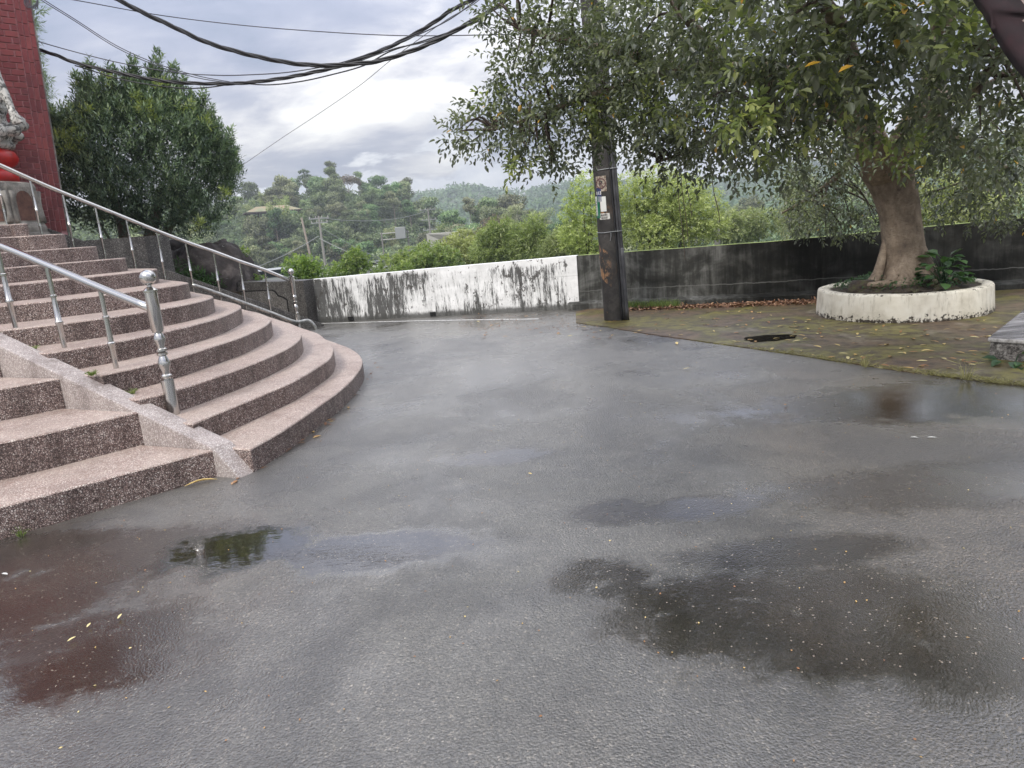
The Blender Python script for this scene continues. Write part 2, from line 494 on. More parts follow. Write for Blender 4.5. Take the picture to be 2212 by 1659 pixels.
def leaf_mat(name, stops, trans=.35, rough=.42, rand=.0, spec=.5, transcol=None):
    def b(t, p, obj, geo):
        v = t.new('ShaderNodeAttribute', attribute_name='var').outputs['Fac']
        c = t.ramp(v, stops)
        if rand:
            r = t.new('ShaderNodeObjectInfo').outputs['Random']
            hs = t.new('ShaderNodeHueSaturation', {'Hue': t.math('ADD', .5 - rand * .06, t.math('MULTIPLY', r, rand * .12)), 'Saturation': t.math('ADD', .75, t.math('MULTIPLY', r, .4)),
                                                 'Value': t.math('ADD', 1 - rand * .45, t.math('MULTIPLY', t.math('FRACT', t.math('MULTIPLY', r, 17.3)), rand * .9)), 'Color': c})
            c = hs.outputs[0]
        put(t, p, Base_Color=c)
        tr = t.new('ShaderNodeBsdfTranslucent', {'Color': t.mix(1.0, c, transcol or (1.35, 1.45, .8), 'MULTIPLY')})
        ms = t.new('ShaderNodeMixShader', {0: trans})
        t.l.new(p.outputs[0], ms.inputs[1]); t.l.new(tr.outputs[0], ms.inputs[2])
        t.l.new(ms.outputs[0], t.n['Material Output'].inputs[0])
    m = mat(name, b, rough=rough)
    m.node_tree.nodes['Principled BSDF'].inputs['Specular IOR Level'].default_value = spec
    return m


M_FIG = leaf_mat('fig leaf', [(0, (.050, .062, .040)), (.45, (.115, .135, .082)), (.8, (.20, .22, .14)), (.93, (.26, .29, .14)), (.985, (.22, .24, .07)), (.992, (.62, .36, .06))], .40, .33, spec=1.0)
M_FIGNEW = leaf_mat('young fig leaf', [(0, (.13, .17, .06)), (.6, (.25, .30, .11)), (1, (.44, .46, .18))], .4, .35)
M_BUSH = leaf_mat('yew leaf', [(0, (.045, .075, .055)), (.5, (.17, .24, .155)), (.85, (.32, .40, .25)), (.97, (.30, .36, .16))], .28, .38, spec=.5)
M_BUSHNEW = leaf_mat('young yew leaf', [(0, (.14, .19, .06)), (1, (.32, .37, .12))], .35, .4)
M_HILL = leaf_mat('hill foliage', [(0, (.035, .058, .030)), (.45, (.13, .175, .09)), (1, (.34, .39, .22))], .3, .6, rand=1.0, spec=.2)
M_HILLRED = leaf_mat('russet foliage', [(0, (.09, .07, .05)), (1, (.21, .165, .11))], .25, .6, spec=.2)
M_LIME = leaf_mat('bright green foliage', [(0, (.15, .17, .06)), (.5, (.34, .37, .15)), (1, (.52, .54, .27))], .35, .5, rand=.35, spec=.25)
M_BAMBOO = leaf_mat('bamboo foliage', [(0, (.10, .13, .055)), (.5, (.26, .31, .13)), (1, (.48, .51, .27))], .4, .5, rand=.4, spec=.25)
M_VINE = leaf_mat('vine leaf', [(0, (.09, .14, .045)), (.6, (.19, .25, .08)), (1, (.34, .39, .14))], .4, .45, rand=.3)
M_HEART = leaf_mat('broad heart leaf', [(0, (.02, .06, .018)), (1, (.07, .15, .04))], .3, .4)
M_DRYGRASS = leaf_mat('dry grass', [(0, (.16, .15, .06)), (.5, (.32, .29, .14)), (1, (.46, .42, .24))], .3, .7)
M_GRASS = leaf_mat('green grass', [(0, (.05, .09, .02)), (1, (.18, .24, .06))], .3, .6)
M_FALLEN = leaf_mat('fallen yellow leaf', [(0, (.28, .13, .06)), (.35, (.44, .24, .10)), (.7, (.66, .46, .15)), (1, (.74, .66, .34))], .15, .6, transcol=(1, .8, .4))
M_BROWNLEAF = leaf_mat('dead brown leaf', [(0, (.10, .05, .03)), (.6, (.26, .14, .08)), (1, (.42, .27, .16))], .1, .7, transcol=(1, .7, .4))
M_STEEL = mat('polished stainless steel', lambda t, p, o, g: put(t, p, Roughness=t.math('ADD', .08, t.math('MULTIPLY', t.noise(g.outputs['Position'], 30, 4, .6), .16))), color=(.52, .51, .49), metal=1.0)
M_STEELDULL = mat('weathered steel', lambda t, p, o, g: put(t, p, Base_Color=t.ramp(t.noise(g.outputs['Position'], 25, 4, .6), [(.35, (.22, .22, .21)), (.6, (.42, .42, .40))])), rough=.32, metal=.9)


def brick_b(t, p, obj, geo):
    r = t.new('ShaderNodeObjectInfo').outputs['Random']
    c = t.ramp(r, [(0, (.13, .018, .020)), (.5, (.17, .026, .028)), (1, (.21, .040, .038))])
    c = t.mix(t.math('MULTIPLY', t.step(t.noise(geo.outputs['Position'], 5, 5, .6), .45, .7), .4), c, (.09, .02, .022))
    put(t, p, Base_Color=c)


M_BRICK = mat('dark red glazed tile', brick_b, rough=.38)
M_MORTAR = mat('pink mortar', color=(.55, .28, .28), rough=.85)
M_REDPAINT = mat('red enamel', lambda t, p, o, g: put(t, p, Base_Color=t.ramp(t.noise(g.outputs['Position'], 9, 5, .6), [(.3, (.30, .012, .012)), (.6, (.50, .022, .020))])), rough=.35)


def stone_b(t, p, obj, geo):
    pos = geo.outputs['Position']
    n = t.noise(pos, 4, 6, .65); f = t.noise(pos, 55, 4, .7)
    c = t.ramp(n, [(.32, (.075, .07, .062)), (.5, (.18, .17, .15)), (.68, (.34, .32, .285))])
    c = t.mix(t.math('MULTIPLY', t.step(f, .45, .7), .5), c, (.07, .065, .06))
    put(t, p, Base_Color=c, Normal=t.bump(t.math('ADD', n, f), .6, .01))


M_STONE = mat('lichened grey stone', stone_b, rough=.85)
M_NICHE = mat('brown niche stone', lambda t, p, o, g: put(t, p, Base_Color=t.ramp(t.noise(g.outputs['Position'], 9, 5, .7), [(.3, (.05, .022, .018)), (.7, (.17, .085, .06))])), rough=.8)
M_CARVED = mat('weathered white carving', lambda t, p, o, g: put(t, p, Base_Color=t.mix(t.step(t.noise(g.outputs['Position'], 13, 7, .75, .4), .47, .56), (.46, .45, .42), (.06, .06, .055)), Normal=t.bump(t.noise(g.outputs['Position'], 24, 4), .5, .02)), rough=.7)


def rock_b(t, p, obj, geo):
    pos = geo.outputs['Position']
    c = t.ramp(t.noise(pos, 2.2, 7, .7, .4), [(.3, (.018, .016, .015)), (.5, (.055, .045, .042)), (.66, (.13, .11, .10)), (.76, (.30, .29, .27))])
    c = t.mix(t.step(t.noise(pos, 7, 5, .7), .66, .72), c, (.42, .42, .39))
    put(t, p, Base_Color=c, Normal=t.bump(t.noise(pos, 9, 6, .7), .9, .05))


M_ROCK = mat('dark boulder rock', rock_b, rough=.85)


def pole_b(t, p, obj, geo):
    pos = geo.outputs['Position']
    sx = t.new('ShaderNodeSeparateXYZ', {'Vector': obj})
    # spiral hazard band, mostly worn away, on the lowest two metres
    ang = t.math('ARCTAN2', sx.outputs[1], sx.outputs[0])
    u = t.math('FRACT', t.math('ADD', t.math('MULTIPLY', sx.outputs[2], 1.1), t.math('MULTIPLY', ang, .159 * 1)))
    band = t.step(t.math('ABSOLUTE', t.math('SUBTRACT', u, .5)), .27, .25)
    low = t.step(sx.outputs[2], 1.75, 1.6)
    wear = t.step(t.noise(t.mapping(pos, scale=(1, 1, .5)), 7, 6, .75), .50, .58)
    sh = t.noise(pos, 5, 6, .65)
    c = t.ramp(sh, [(.3, (.013, .012, .011)), (.5, (.028, .025, .023)), (.7, (.065, .058, .052))])
    face = t.step(t.math('ADD', sx.outputs[0], t.math('MULTIPLY', sx.outputs[1], .0)), -.03, -.15)
    om = t.math('MULTIPLY', t.math('MULTIPLY', t.math('MULTIPLY', band, low), wear), t.math('ADD', .08, t.math('MULTIPLY', face, .92)))
    c = t.mix(om, c, (.30, .16, .075))
    c = t.mix(t.math('MULTIPLY', t.step(t.noise(pos, 16, 5, .7), .68, .74), .7), c, (.25, .25, .23))
    put(t, p, Base_Color=c, Normal=t.bump(t.noise(pos, 40, 4), .3, .004))


M_POLE = mat('grimy concrete pole', pole_b, rough=.75)
M_CONDUIT = mat('grey plastic conduit', lambda t, p, o, g: put(t, p, Base_Color=t.ramp(t.noise(g.outputs['Position'], 6, 4), [(.3, (.022, .022, .025)), (.7, (.07, .07, .075))])), rough=.5)
M_BLACK = mat('black rubber cable', color=(.012, .012, .014), rough=.5)
M_GREYWIRE = mat('grey wire', color=(.05, .052, .065), rough=.5)
M_SIGNW = mat('white enamel plate', lambda t, p, o, g: put(t, p, Base_Color=t.ramp(t.noise(g.outputs['Position'], 28, 5, .7), [(.35, (.22, .19, .16)), (.55, (.62, .61, .57))])), rough=.4)
M_SIGNRUST = mat('faded rusty plate', lambda t, p, o, g: put(t, p, Base_Color=t.ramp(t.noise(g.outputs['Position'], 34, 5, .7), [(.38, (.11, .07, .045)), (.58, (.36, .31, .25))])), rough=.5)
M_SIGNCLEAN = mat('clean white plate', color=(.62, .63, .60), rough=.35)
M_BLUE = mat('navy plate', color=(.022, .035, .11), rough=.4)
M_GREEN = mat('green plate', color=(.012, .13, .07), rough=.4)
M_INK = mat('black ink', color=(.02, .02, .02), rough=.5)
M_DARKRED = mat('worn dark red paint', color=(.10, .03, .035), rough=.5)
M_WHITEINK = mat('white ink', color=(.75, .75, .73), rough=.5)
M_LINE = mat('worn white road paint', lambda t, p, o, g: put(t, p, Base_Color=t.mix(t.step(t.noise(g.outputs['Position'], 30, 4, .7), .52, .62), (.66, .66, .64), (.16, .16, .16))), rough=.5)
M_SOIL = mat('dark mossy soil', lambda t, p, o, g: put(t, p, Base_Color=t.ramp(t.noise(g.outputs['Position'], 12, 6, .7), [(.35, (.016, .012, .010)), (.52, (.045, .033, .022)), (.66, (.055, .065, .020)), (.8, (.13, .11, .08))]), Normal=t.bump(t.noise(g.outputs['Position'], 25, 5), .8, .03)), rough=.9)
M_MARBLE = mat('streaked marble slab', lambda t, p, o, g: put(t, p, Base_Color=t.ramp(t.noise(t.mapping(g.outputs['Position'], rot=(0, 0, .83), scale=(1, 5, 1)), 1.6, 5, .6, .4), [(.36, (.085, .075, .07)), (.52, (.20, .185, .18)), (.68, (.46, .44, .43))])), rough=.25)  # grey tone runs in streaks across the slab top
M_MARBLEEDGE = mat('pale slab edge', lambda t, p, o, g: put(t, p, Base_Color=t.ramp(t.noise(g.outputs['Position'], 22, 5, .7), [(.4, (.30, .28, .26)), (.6, (.62, .60, .58))])), rough=.45)
M_BASE = mat('mouldy slab base', lambda t, p, o, g: put(t, p, Base_Color=t.ramp(t.noise(g.outputs['Position'], 24, 6, .75), [(.42, (.05, .045, .042)), (.52, (.20, .185, .17)), (.64, (.46, .44, .41))])), rough=.8)
M_MAROON = mat('maroon painted timber', lambda t, p, o, g: put(t, p, Base_Color=t.ramp(t.noise(g.outputs['Position'], 8, 5, .6), [(.3, (.008, .006, .007)), (.7, (.028, .011, .014))])), rough=.95)
M_SOFFIT = mat('mauve grey corrugated sheet', color=(.26, .20, .18), rough=.55)
M_TERRAIN = mat('overgrown earth', lambda t, p, o, g: put(t, p, Base_Color=t.ramp(t.noise(g.outputs['Position'], .25, 8, .7), [(.3, (.03, .045, .02)), (.5, (.05, .075, .03)), (.7, (.10, .12, .05))])), rough=.9)
M_ROAD = mat('valley road concrete', color=(.42, .41, .38), rough=.7)
M_ROOF = mat('faded yellow-green roof tile', lambda t, p, o, g: put(t, p, Base_Color=t.ramp(t.noise(t.mapping(g.outputs['Position'], scale=(1, 1, .2)), .5, 4, .7), [(.35, (.13, .16, .07)), (.5, (.22, .20, .10)), (.66, (.27, .15, .08))])), rough=.5)
M_TIMBER = mat('dark timber', color=(.05, .035, .03), rough=.7)
M_CARBODY = mat('silver car paint', color=(.45, .46, .47), rough=.25, metal=.4)
M_CARGLASS = mat('dark car glass', color=(.02, .025, .03), rough=.08)
M_TYRE = mat('tyre rubber', color=(.02, .02, .02), rough=.8)
M_PALEMETAL = mat('pale galvanised metal', color=(.26, .27, .27), rough=.45, metal=.3)
M_POLEFAR = mat('pale concrete', color=(.16, .155, .14), rough=.8)
M_WHITEFAR = mat('white painted metal', color=(.36, .35, .32), rough=.5)
M_DRAIN = mat('black drain mouth', color=(.006, .006, .006), rough=.9)

# ------------------------------------------------------------------ terrain
FAR = 790.0


def lerp_tab(x, tab):
    return float(np.interp(x, [a for a, _ in tab], [b for _, b in tab]))


NEAR_EL = [(-180, 1.0), (-60, 2.6), (-32, 3.1), (-23, 2.9), (-20, 2.75), (-15, 3.0), (-12, 3.15), (-9, 2.5), (-7.3, 1.9), (-6.2, .9), (-5.2, -1.2), (-4.5, -2.4), (-3, -2.4), (180, -2.4)]
MID_EL = [(-180, -3), (-7, -3), (-5, -1.2), (-3.5, -.15), (-1, .2), (1, .0), (3, -1.0), (6, -1.9), (12, -2.2), (25, -1.2), (40, -.5), (180, -1)]
FAR_EL = [(-180, 2), (-30, 2.0), (-8, 2.25), (-4.5, 2.15), (-3.2, 2.5), (-1.5, 2.55), (0, 2.15), (2, 1.9), (4, 2.2), (6.5, 2.4), (8, 2.3), (12, 1.9), (18, 1.6), (25, 2.1), (35, 2.4), (180, 2)]


def terr(x, y):
    r = math.hypot(x, y); az = math.degrees(math.atan2(x, y))
    if r < 1: return -.6
    nz = noise.noise((x * .02, y * .02, 3.3)) * 3.0 + noise.noise((x * .06, y * .06, 9.1)) * 1.0
    base = -.6 if r < 15 else float(np.interp(r, [15, 22, 70, 130, 3000], [-1.2, -3.2, -8.5, -9.0, -9.0]))
    h = base + (nz * min(1, max(0, (r - 25) / 80)) if r > 25 else 0)
    def ridge(elev, r0, r1, back):
        top = 1.5 + r1 * math.tan(R_(elev))
        if r < r0: return -99
        s = (r - r0) / (r1 - r0)
        if s <= 1:
            s2 = s * s * (3 - 2 * s) * .55 + s * .45
            return -9 + (top + 9) * s2
        return top - (r - r1) * back
    n1 = ridge(lerp_tab(az, NEAR_EL), 125, 235, .12)
    m1 = ridge(lerp_tab(az, MID_EL), 95, 175, .10)
    f1 = ridge(lerp_tab(az, FAR_EL), 330, 720, .02)
    return max(h, n1 + nz * .4, m1 + nz * .3, f1 + noise.noise((x * .008, y * .008, 5)) * 6)


def build_terrain():
    azs = np.concatenate([np.arange(-180, -50, 6), np.arange(-50, 50, 1.0), np.arange(50, 180, 6)])
    rs = np.concatenate([[.5, 6, 12, 15.2, 17, 20, 25, 32], np.arange(40, 260, 10), np.arange(280, 760, 25), [FAR]])
    V = []
    for r in rs:
        for a in azs:
            x, y = r * math.sin(R_(a)), r * math.cos(R_(a))
            V.append((x, y, terr(x, y)))
    na = len(azs)
    F = [(i * na + k, i * na + (k + 1) % na, (i + 1) * na + (k + 1) % na, (i + 1) * na + k) for i in range(len(rs) - 1) for k in range(na)]
    me = np_mesh('terrain', np.array(V), np.array(F), M_TERRAIN, sm=True)
    me.flip_normals()
    tag(link('terrain', me), kind='structure')


build_terrain()
# ------------------------------------------------------------------ asphalt, concrete apron, line
def sheet(name, pts, z, m, thick=.25):
    bm = bmesh.new(); prism(bm, pts, z - thick, z)
    return tag(from_bm(name, bm, m), kind='structure')


sheet('road', [(-30, -14), (24, -14), (24, 9.4), (9.6, 10.9), (4.3, 11.3), (1.3, 12.4), (-4.2, 13.9), (-30, 20)], 0.0, M_ASPH, .3)
apron_edge = [(1.02, 10.42), (1.28, 9.95), (1.55, 9.38), (1.95, 8.58), (2.38, 7.80), (2.80, 7.00), (3.13, 6.32), (3.46, 5.72), (3.86, 5.12), (4.5, 4.3), (5.6, 3.2), (8, 1.5), (14, -2)]
ae = []
for i, q in enumerate(spline([(a, b, 0) for a, b in apron_edge], 8)):
    ae.append((q.x + noise.noise((q.x * 6, q.y * 6, 0)) * .03, q.y + noise.noise((q.x * 6, q.y * 6, 7)) * .03))
sheet('pavement', ae + [(16, 9.2), (9.6, 10.5), (4.3, 11.02), (1.5, 12.02), (1.15, 11.7)], .010, M_MOSS, .05)

bm = bmesh.new()
lp = [(-3.6, 13.15), (-2.6, 12.75), (-1.55, 12.28), (-.5, 11.75), (.5, 11.22)]
L = spline([(a, b, 0) for a, b in lp], 5)
for i in range(len(L) - 1):
    d = (L[i + 1] - L[i]).normalized(); nrm = Vector((-d.y, d.x, 0)) * .035
    a, b = L[i], L[i + 1]
    for z in (0,):
        vs = [bm.verts.new((q.x, q.y, .004)) for q in (a - nrm, b - nrm, b + nrm, a + nrm)]
        bm.faces.new(vs)
tag(from_bm('road_marking', bm, M_LINE), kind='structure')

# ------------------------------------------------------------------ curved staircase
RISE = .165
STEPS = [
 [(-1.80, 4.62), (-1.70, 5.04), (-1.60, 5.83), (-1.54, 6.5), (-1.55, 7.15), (-1.65, 7.85), (-1.93, 8.66), (-2.43, 9.6), (-3.1, 10.9), (-3.75, 12.25)],
 [(-2.24, 4.80), (-2.01, 5.56), (-1.87, 6.11), (-1.81, 6.9), (-1.86, 7.42), (-1.99, 7.95), (-2.43, 9.11), (-2.75, 9.7), (-3.4, 10.9), (-4.05, 12.05)],
 [(-2.68, 5.0), (-2.52, 5.22), (-2.34, 5.75), (-2.22, 6.31), (-2.16, 6.98), (-2.22, 7.6), (-2.40, 8.2), (-2.82, 9.11), (-3.15, 9.65), (-3.8, 10.8), (-4.35, 11.85)],
 [(-3.02, 5.2), (-2.78, 5.62), (-2.62, 6.25), (-2.54, 6.97), (-2.60, 7.75), (-2.78, 8.4), (-3.19, 9.19), (-3.55, 9.75), (-4.1, 10.7), (-4.65, 11.67)],
 [(-3.55, 5.46), (-3.22, 5.82), (-2.98, 6.4), (-2.88, 7.1), (-2.94, 7.8), (-3.1, 8.4), (-3.45, 9.05), (-3.8, 9.6), (-4.4, 10.6), (-4.94, 11.5)],
 [(-4.25, 5.86), (-3.74, 6.08), (-3.42, 6.42), (-3.20, 6.88), (-3.12, 7.4), (-3.22, 7.95), (-3.6, 8.6), (-3.95, 9.15), (-4.7, 10.4), (-5.25, 11.3)],
 [(-4.95, 6.30), (-4.2, 6.72), (-3.78, 7.12), (-3.54, 7.6), (-3.50, 8.0), (-3.70, 8.4), (-4.15, 9.1), (-5.0, 10.4), (-5.5, 11.1)],
 [(-5.4, 6.6), (-4.75, 7.22), (-4.42, 7.7), (-4.18, 8.2), (-4.12, 8.6), (-4.4, 9.2), (-5.2, 10.3), (-5.75, 11.0)],
 [(-5.8, 6.95), (-5.3, 7.75), (-4.95, 8.3), (-4.68, 8.9), (-4.80, 9.3), (-5.4, 10.1), (-6.0, 10.8)],
 [(-6.2, 7.25), (-5.74, 8.43), (-5.45, 8.98), (-5.24, 9.42), (-5.45, 9.8), (-6.2, 10.6)],
 [(-6.7, 7.7), (-6.28, 9.20), (-6.0, 9.45), (-5.80, 9.72), (-5.98, 10.1), (-6.5, 10.5)],
 [(-7.2, 8.2), (-6.62, 9.70), (-6.45, 9.85), (-6.37, 10.0), (-6.75, 10.35)]]
ZTOP = [RISE * (i + 1) for i in range(9)] + [1.66, 1.86, 2.04]
stair = thing('curved_staircase', (-1.8, 4.6, 0), 'curved fan-shaped staircase of pinkish washed pebbles with worn pale treads', 'staircase')


def step_obj(front, back, z0, z1, nosing=.012):
    """front: curved riser edge; back: points closing the solid"""
    bm = bmesh.new()
    fr = spline([(a, b, 0) for a, b in front], 5)
    # gentle chips and unevenness along the nosing
    fr = [Vector((q.x + noise.noise((q.x * 3, q.y * 3, z1 * 7)) * .008, q.y + noise.noise((q.x * 3, q.y * 3, z1 * 7 + 5)) * .008, 0)) for q in fr]
    pts = [(q.x, q.y) for q in fr] + back
    fs = prism(bm, pts, z0, z1)
    bmesh.ops.recalc_face_normals(bm, faces=bm.faces)
    top_e = [e for e in bm.edges if all(abs(v.co.z - z1) < 1e-5 for v in e.verts)]
    bmesh.ops.bevel(bm, geom=top_e, offset=nosing, segments=2, profile=.5, affect='EDGES', clamp_overlap=True)
    for f in bm.faces: f.material_index = 1 if f.normal.z > .35 else 0  # paler tops, darker risers: wear and dirt, partly light put into the colour
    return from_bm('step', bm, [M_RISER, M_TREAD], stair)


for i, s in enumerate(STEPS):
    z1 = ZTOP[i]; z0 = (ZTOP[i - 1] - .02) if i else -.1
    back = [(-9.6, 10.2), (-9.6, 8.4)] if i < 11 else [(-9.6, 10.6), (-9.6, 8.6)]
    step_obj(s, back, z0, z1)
# left-hand flight with taller risers, seen past the near stringer
LEFT = [([(-2.04, 4.59), (-2.50, 4.18), (-2.93, 3.80), (-3.8, 3.15), (-5.2, 2.5)], .19), ([(-2.64, 4.88), (-2.95, 4.56), (-3.25, 4.30), (-4.1, 3.75), (-5.6, 3.2)], .43),
        ([(-3.35, 5.22), (-3.62, 4.98), (-3.95, 4.75), (-4.7, 4.4), (-6, 3.9)], .66), ([(-3.98, 5.52), (-4.25, 5.3), (-4.9, 5.0), (-6.3, 4.6)], .90), ([(-4.6, 5.82), (-4.9, 5.6), (-6.6, 5.2)], 1.13), ([(-5.2, 6.12), (-5.5, 5.95), (-7, 5.8)], 1.37)]
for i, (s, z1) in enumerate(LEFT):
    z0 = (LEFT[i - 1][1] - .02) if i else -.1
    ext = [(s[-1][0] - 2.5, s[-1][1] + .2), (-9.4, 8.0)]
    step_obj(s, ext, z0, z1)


def stringer(p0, p1, half, z0a, z1a, m, foot=True, drop=.6, name='stringer'):
    """sloped slab along a line; top rises from z0a to z1a"""
    bm = bmesh.new()
    p0, p1 = Vector(p0), Vector(p1)
    d = (p1 - p0).normalized(); nn_ = Vector((-d.y, d.x, 0))
    n = 24
    prof = []
    for i in range(n + 1):
        t = i / n
        q = p0.lerp(p1, t); z = z0a + (z1a - z0a) * t
        if foot and t < .06: z = z0a * math.sin(min(1, t / .04) * math.pi / 2) ** .6 if t < .04 else z
        prof.append((q, max(z, .0) + noise.noise((q.x * 2, q.y * 2, 1)) * .004))
    rows = []
    for q, z in prof:
        lo = max(-.1, z - drop)
        rows.append([bm.verts.new((q + nn_ * half).to_tuple()[:2] + (lo,)), bm.verts.new((q + nn_ * half).to_tuple()[:2] + (z,)), bm.verts.new((q - nn_ * half).to_tuple()[:2] + (z,)), bm.verts.new((q - nn_ * half).to_tuple()[:2] + (lo,))])
    for a, b in zip(rows, rows[1:]):
        for k in range(4):
            bm.faces.new((a[k], a[(k + 1) % 4], b[(k + 1) % 4], b[k]))
    bm.faces.new(rows[0]); bm.faces.new(list(reversed(rows[-1])))
    bmesh.ops.recalc_face_normals(bm, faces=bm.faces)
    bevel_all(bm, .012, 2, R_(50))
    return from_bm(name, bm, m, stair)


# near stringer: left face through (-2.04,4.59), climbing to the upper left
u = Vector((-.90, .433, 0)).normalized(); nrm_s = Vector((.433, .90, 0)).normalized()
sp0 = Vector((-2.04, 4.59, 0)) - u * .20 + nrm_s * .085
stringer(sp0, sp0 + u * 4.8, .085, .135, .135 + 4.8 * .335, M_CURB)
# far stringer, slightly behind the far handrail
stringer((-3.30, 12.72, 0), (-7.2, 10.45, 0), .10, .04, 2.34, M_DARKCURB, foot=False, drop=.9)
# retaining block at the stair head beside the pedestal
bm = bmesh.new()
prism(bm, [(-5.30, 11.75), (-5.50, 11.35), (-6.9, 10.62), (-7.3, 11.4), (-6.2, 12.3)], .4, 1.78)
bevel_all(bm, .02)
from_bm('side_block', bm, M_DARKCURB, stair)

# ------------------------------------------------------------------ railings
def newel(base, h, parent):
    bm = bmesh.new()
    r = .044
    prof = [(r * 1.02, -.02), (r * 1.02, .27 * h), (r * .55, .275 * h), (r * .62, .29 * h), (r * .85, .295 * h), (r * .85, .305 * h), (r * .6, .315 * h), (r * .62, .335 * h), (r * .95, .38 * h), (r * 1.0, .40 * h), (r * .75, .43 * h),
            (r * .55, .452 * h), (r * .85, .46 * h), (r * .85, .475 * h), (r * .55, .482 * h), (r * .85, .49 * h), (r * .85, .505 * h), (r * .6, .512 * h), (r * .62, .53 * h), (r * .9, .57 * h), (r * .92, .585 * h), (r * .7, .61 * h),
            (r * .55, .625 * h), (r * .88, .632 * h), (r * .88, .642 * h), (r * 1.0, .65 * h), (r * 1.0, .925 * h), (r * 1.12, .928 * h), (r * 1.12, .94 * h), (r * .7, .955 * h), (r * .38, .965 * h), (r * .36, .975 * h), (r * .7, .982 * h)]
    lathe(bm, prof, 24, base)
    nw = from_bm('newel_post', bm, M_STEEL, parent, sm=True)
    nw.data.set_sharp_from_angle(angle=R_(40))
    bm = bmesh.new()
    bmesh.ops.create_uvsphere(bm, u_segments=28, v_segments=16, radius=.056, matrix=Matrix.Translation(Vector(base) + Vector((0, 0, h * .98 + .05))))
    from_bm('ball_finial', bm, M_STEEL, nw, sm=True)


def baluster(b, top_z, parent, dull=False, k=1.0):
    h = top_z - b[2]
    bm = bmesh.new()
    a = .0125 * k
    prof = [(a, -.02), (a, .17 * h), (a * 1.55, .175 * h), (a * 1.55, .19 * h), (a * 1.15, .195 * h), (a * 1.1, .21 * h), (a * 1.32, .44 * h), (a * 1.75, .452 * h), (a * 1.75, .47 * h), (a * 1.32, .48 * h), (a * 1.05, .71 * h), (a * 1.5, .715 * h), (a * 1.5, .732 * h), (a, .74 * h), (a, h)]
    lathe(bm, prof, 12, b)
    o = from_bm('baluster', bm, M_STEELDULL if dull else M_STEEL, parent, sm=True)
    o.data.set_sharp_from_angle(angle=R_(40))


near = thing('near_handrail', (-2.52, 5.14, .33), 'near stainless steel handrail with ball-topped newel on the lower steps', 'handrail', 'stainless steel handrails on the staircase')
newel((-2.52, 5.14, .33), .98, near)
NB = [((-3.05, 5.46, .495), 1.275), ((-3.56, 5.70, .66), 1.46), ((-4.13, 6.02, .825), 1.665), ((-4.75, 6.36, .99), 1.86), ((-5.35, 6.70, 1.155), 2.06)]
for b, tz in NB: baluster(b, tz, near, False, 1.35)
bm = bmesh.new()
path = [(-2.53, 5.14, 1.115), (-3.05, 5.46, 1.285), (-3.56, 5.74, 1.47), (-4.13, 6.05, 1.675), (-5.4, 6.75, 2.10)]
tube(bm, spline(path, 4), .030, 16)
from_bm('handrail_tube', bm, M_STEEL, near, sm=True)

far = thing('far_handrail', (-3.57, 12.19, 0), 'far stainless steel handrail with lower tube climbing in front of the dark bush', 'handrail', 'stainless steel handrails on the staircase')
newel((-3.57, 12.19, .04), .95, far)
FB = [((589, 696), 12.65, (570, 585)), ((534, 674), 12.6, (516, 566)), ((479, 655), 12.55, (459, 545)), ((420, 634), 12.5, (400, 524)), ((360, 618), 12.45, (340, 500)), ((296, 594), 12.4, (275, 473)), ((230, 567), 12.35, (208, 446)), ((161, 540), 12.3, (137, 418)), ((91, 508), 12.2, (68, 388)), ((14, 478), 12.1, (-6, 352))]
tops = []
for (px, py), D, (tx, ty) in FB:
    b = spot(px, py, D); tp = spot(tx, ty, D)
    tops.append((b.x, b.y, tp.z + .012))
    baluster((b.x, b.y, b.z - .02), tp.z, far, False, 1.15)
bm = bmesh.new()
d0 = Vector(tops[-1]) - Vector(tops[-3])
tube(bm, spline([(-3.57, 12.19, .86)] + tops + [tuple(Vector(tops[-1]) + d0)], 2), .031, 12)
from_bm('handrail_tube', bm, M_STEEL, far, sm=True)
bm = bmesh.new()
lowp = [spot(415, 615, 12.45), spot(460, 630, 12.5), spot(534, 657, 12.55), spot(586, 676, 12.6), spot(637, 695, 12.62)]
tail = [Vector((-3.42, 12.25, .17)), Vector((-3.33, 12.27, .08)), Vector((-3.30, 12.28, -.02))]
tube(bm, spline([tuple(q) for q in lowp + tail], 5), .030, 12)
from_bm('lower_tube', bm, M_STEELDULL, far, sm=True)

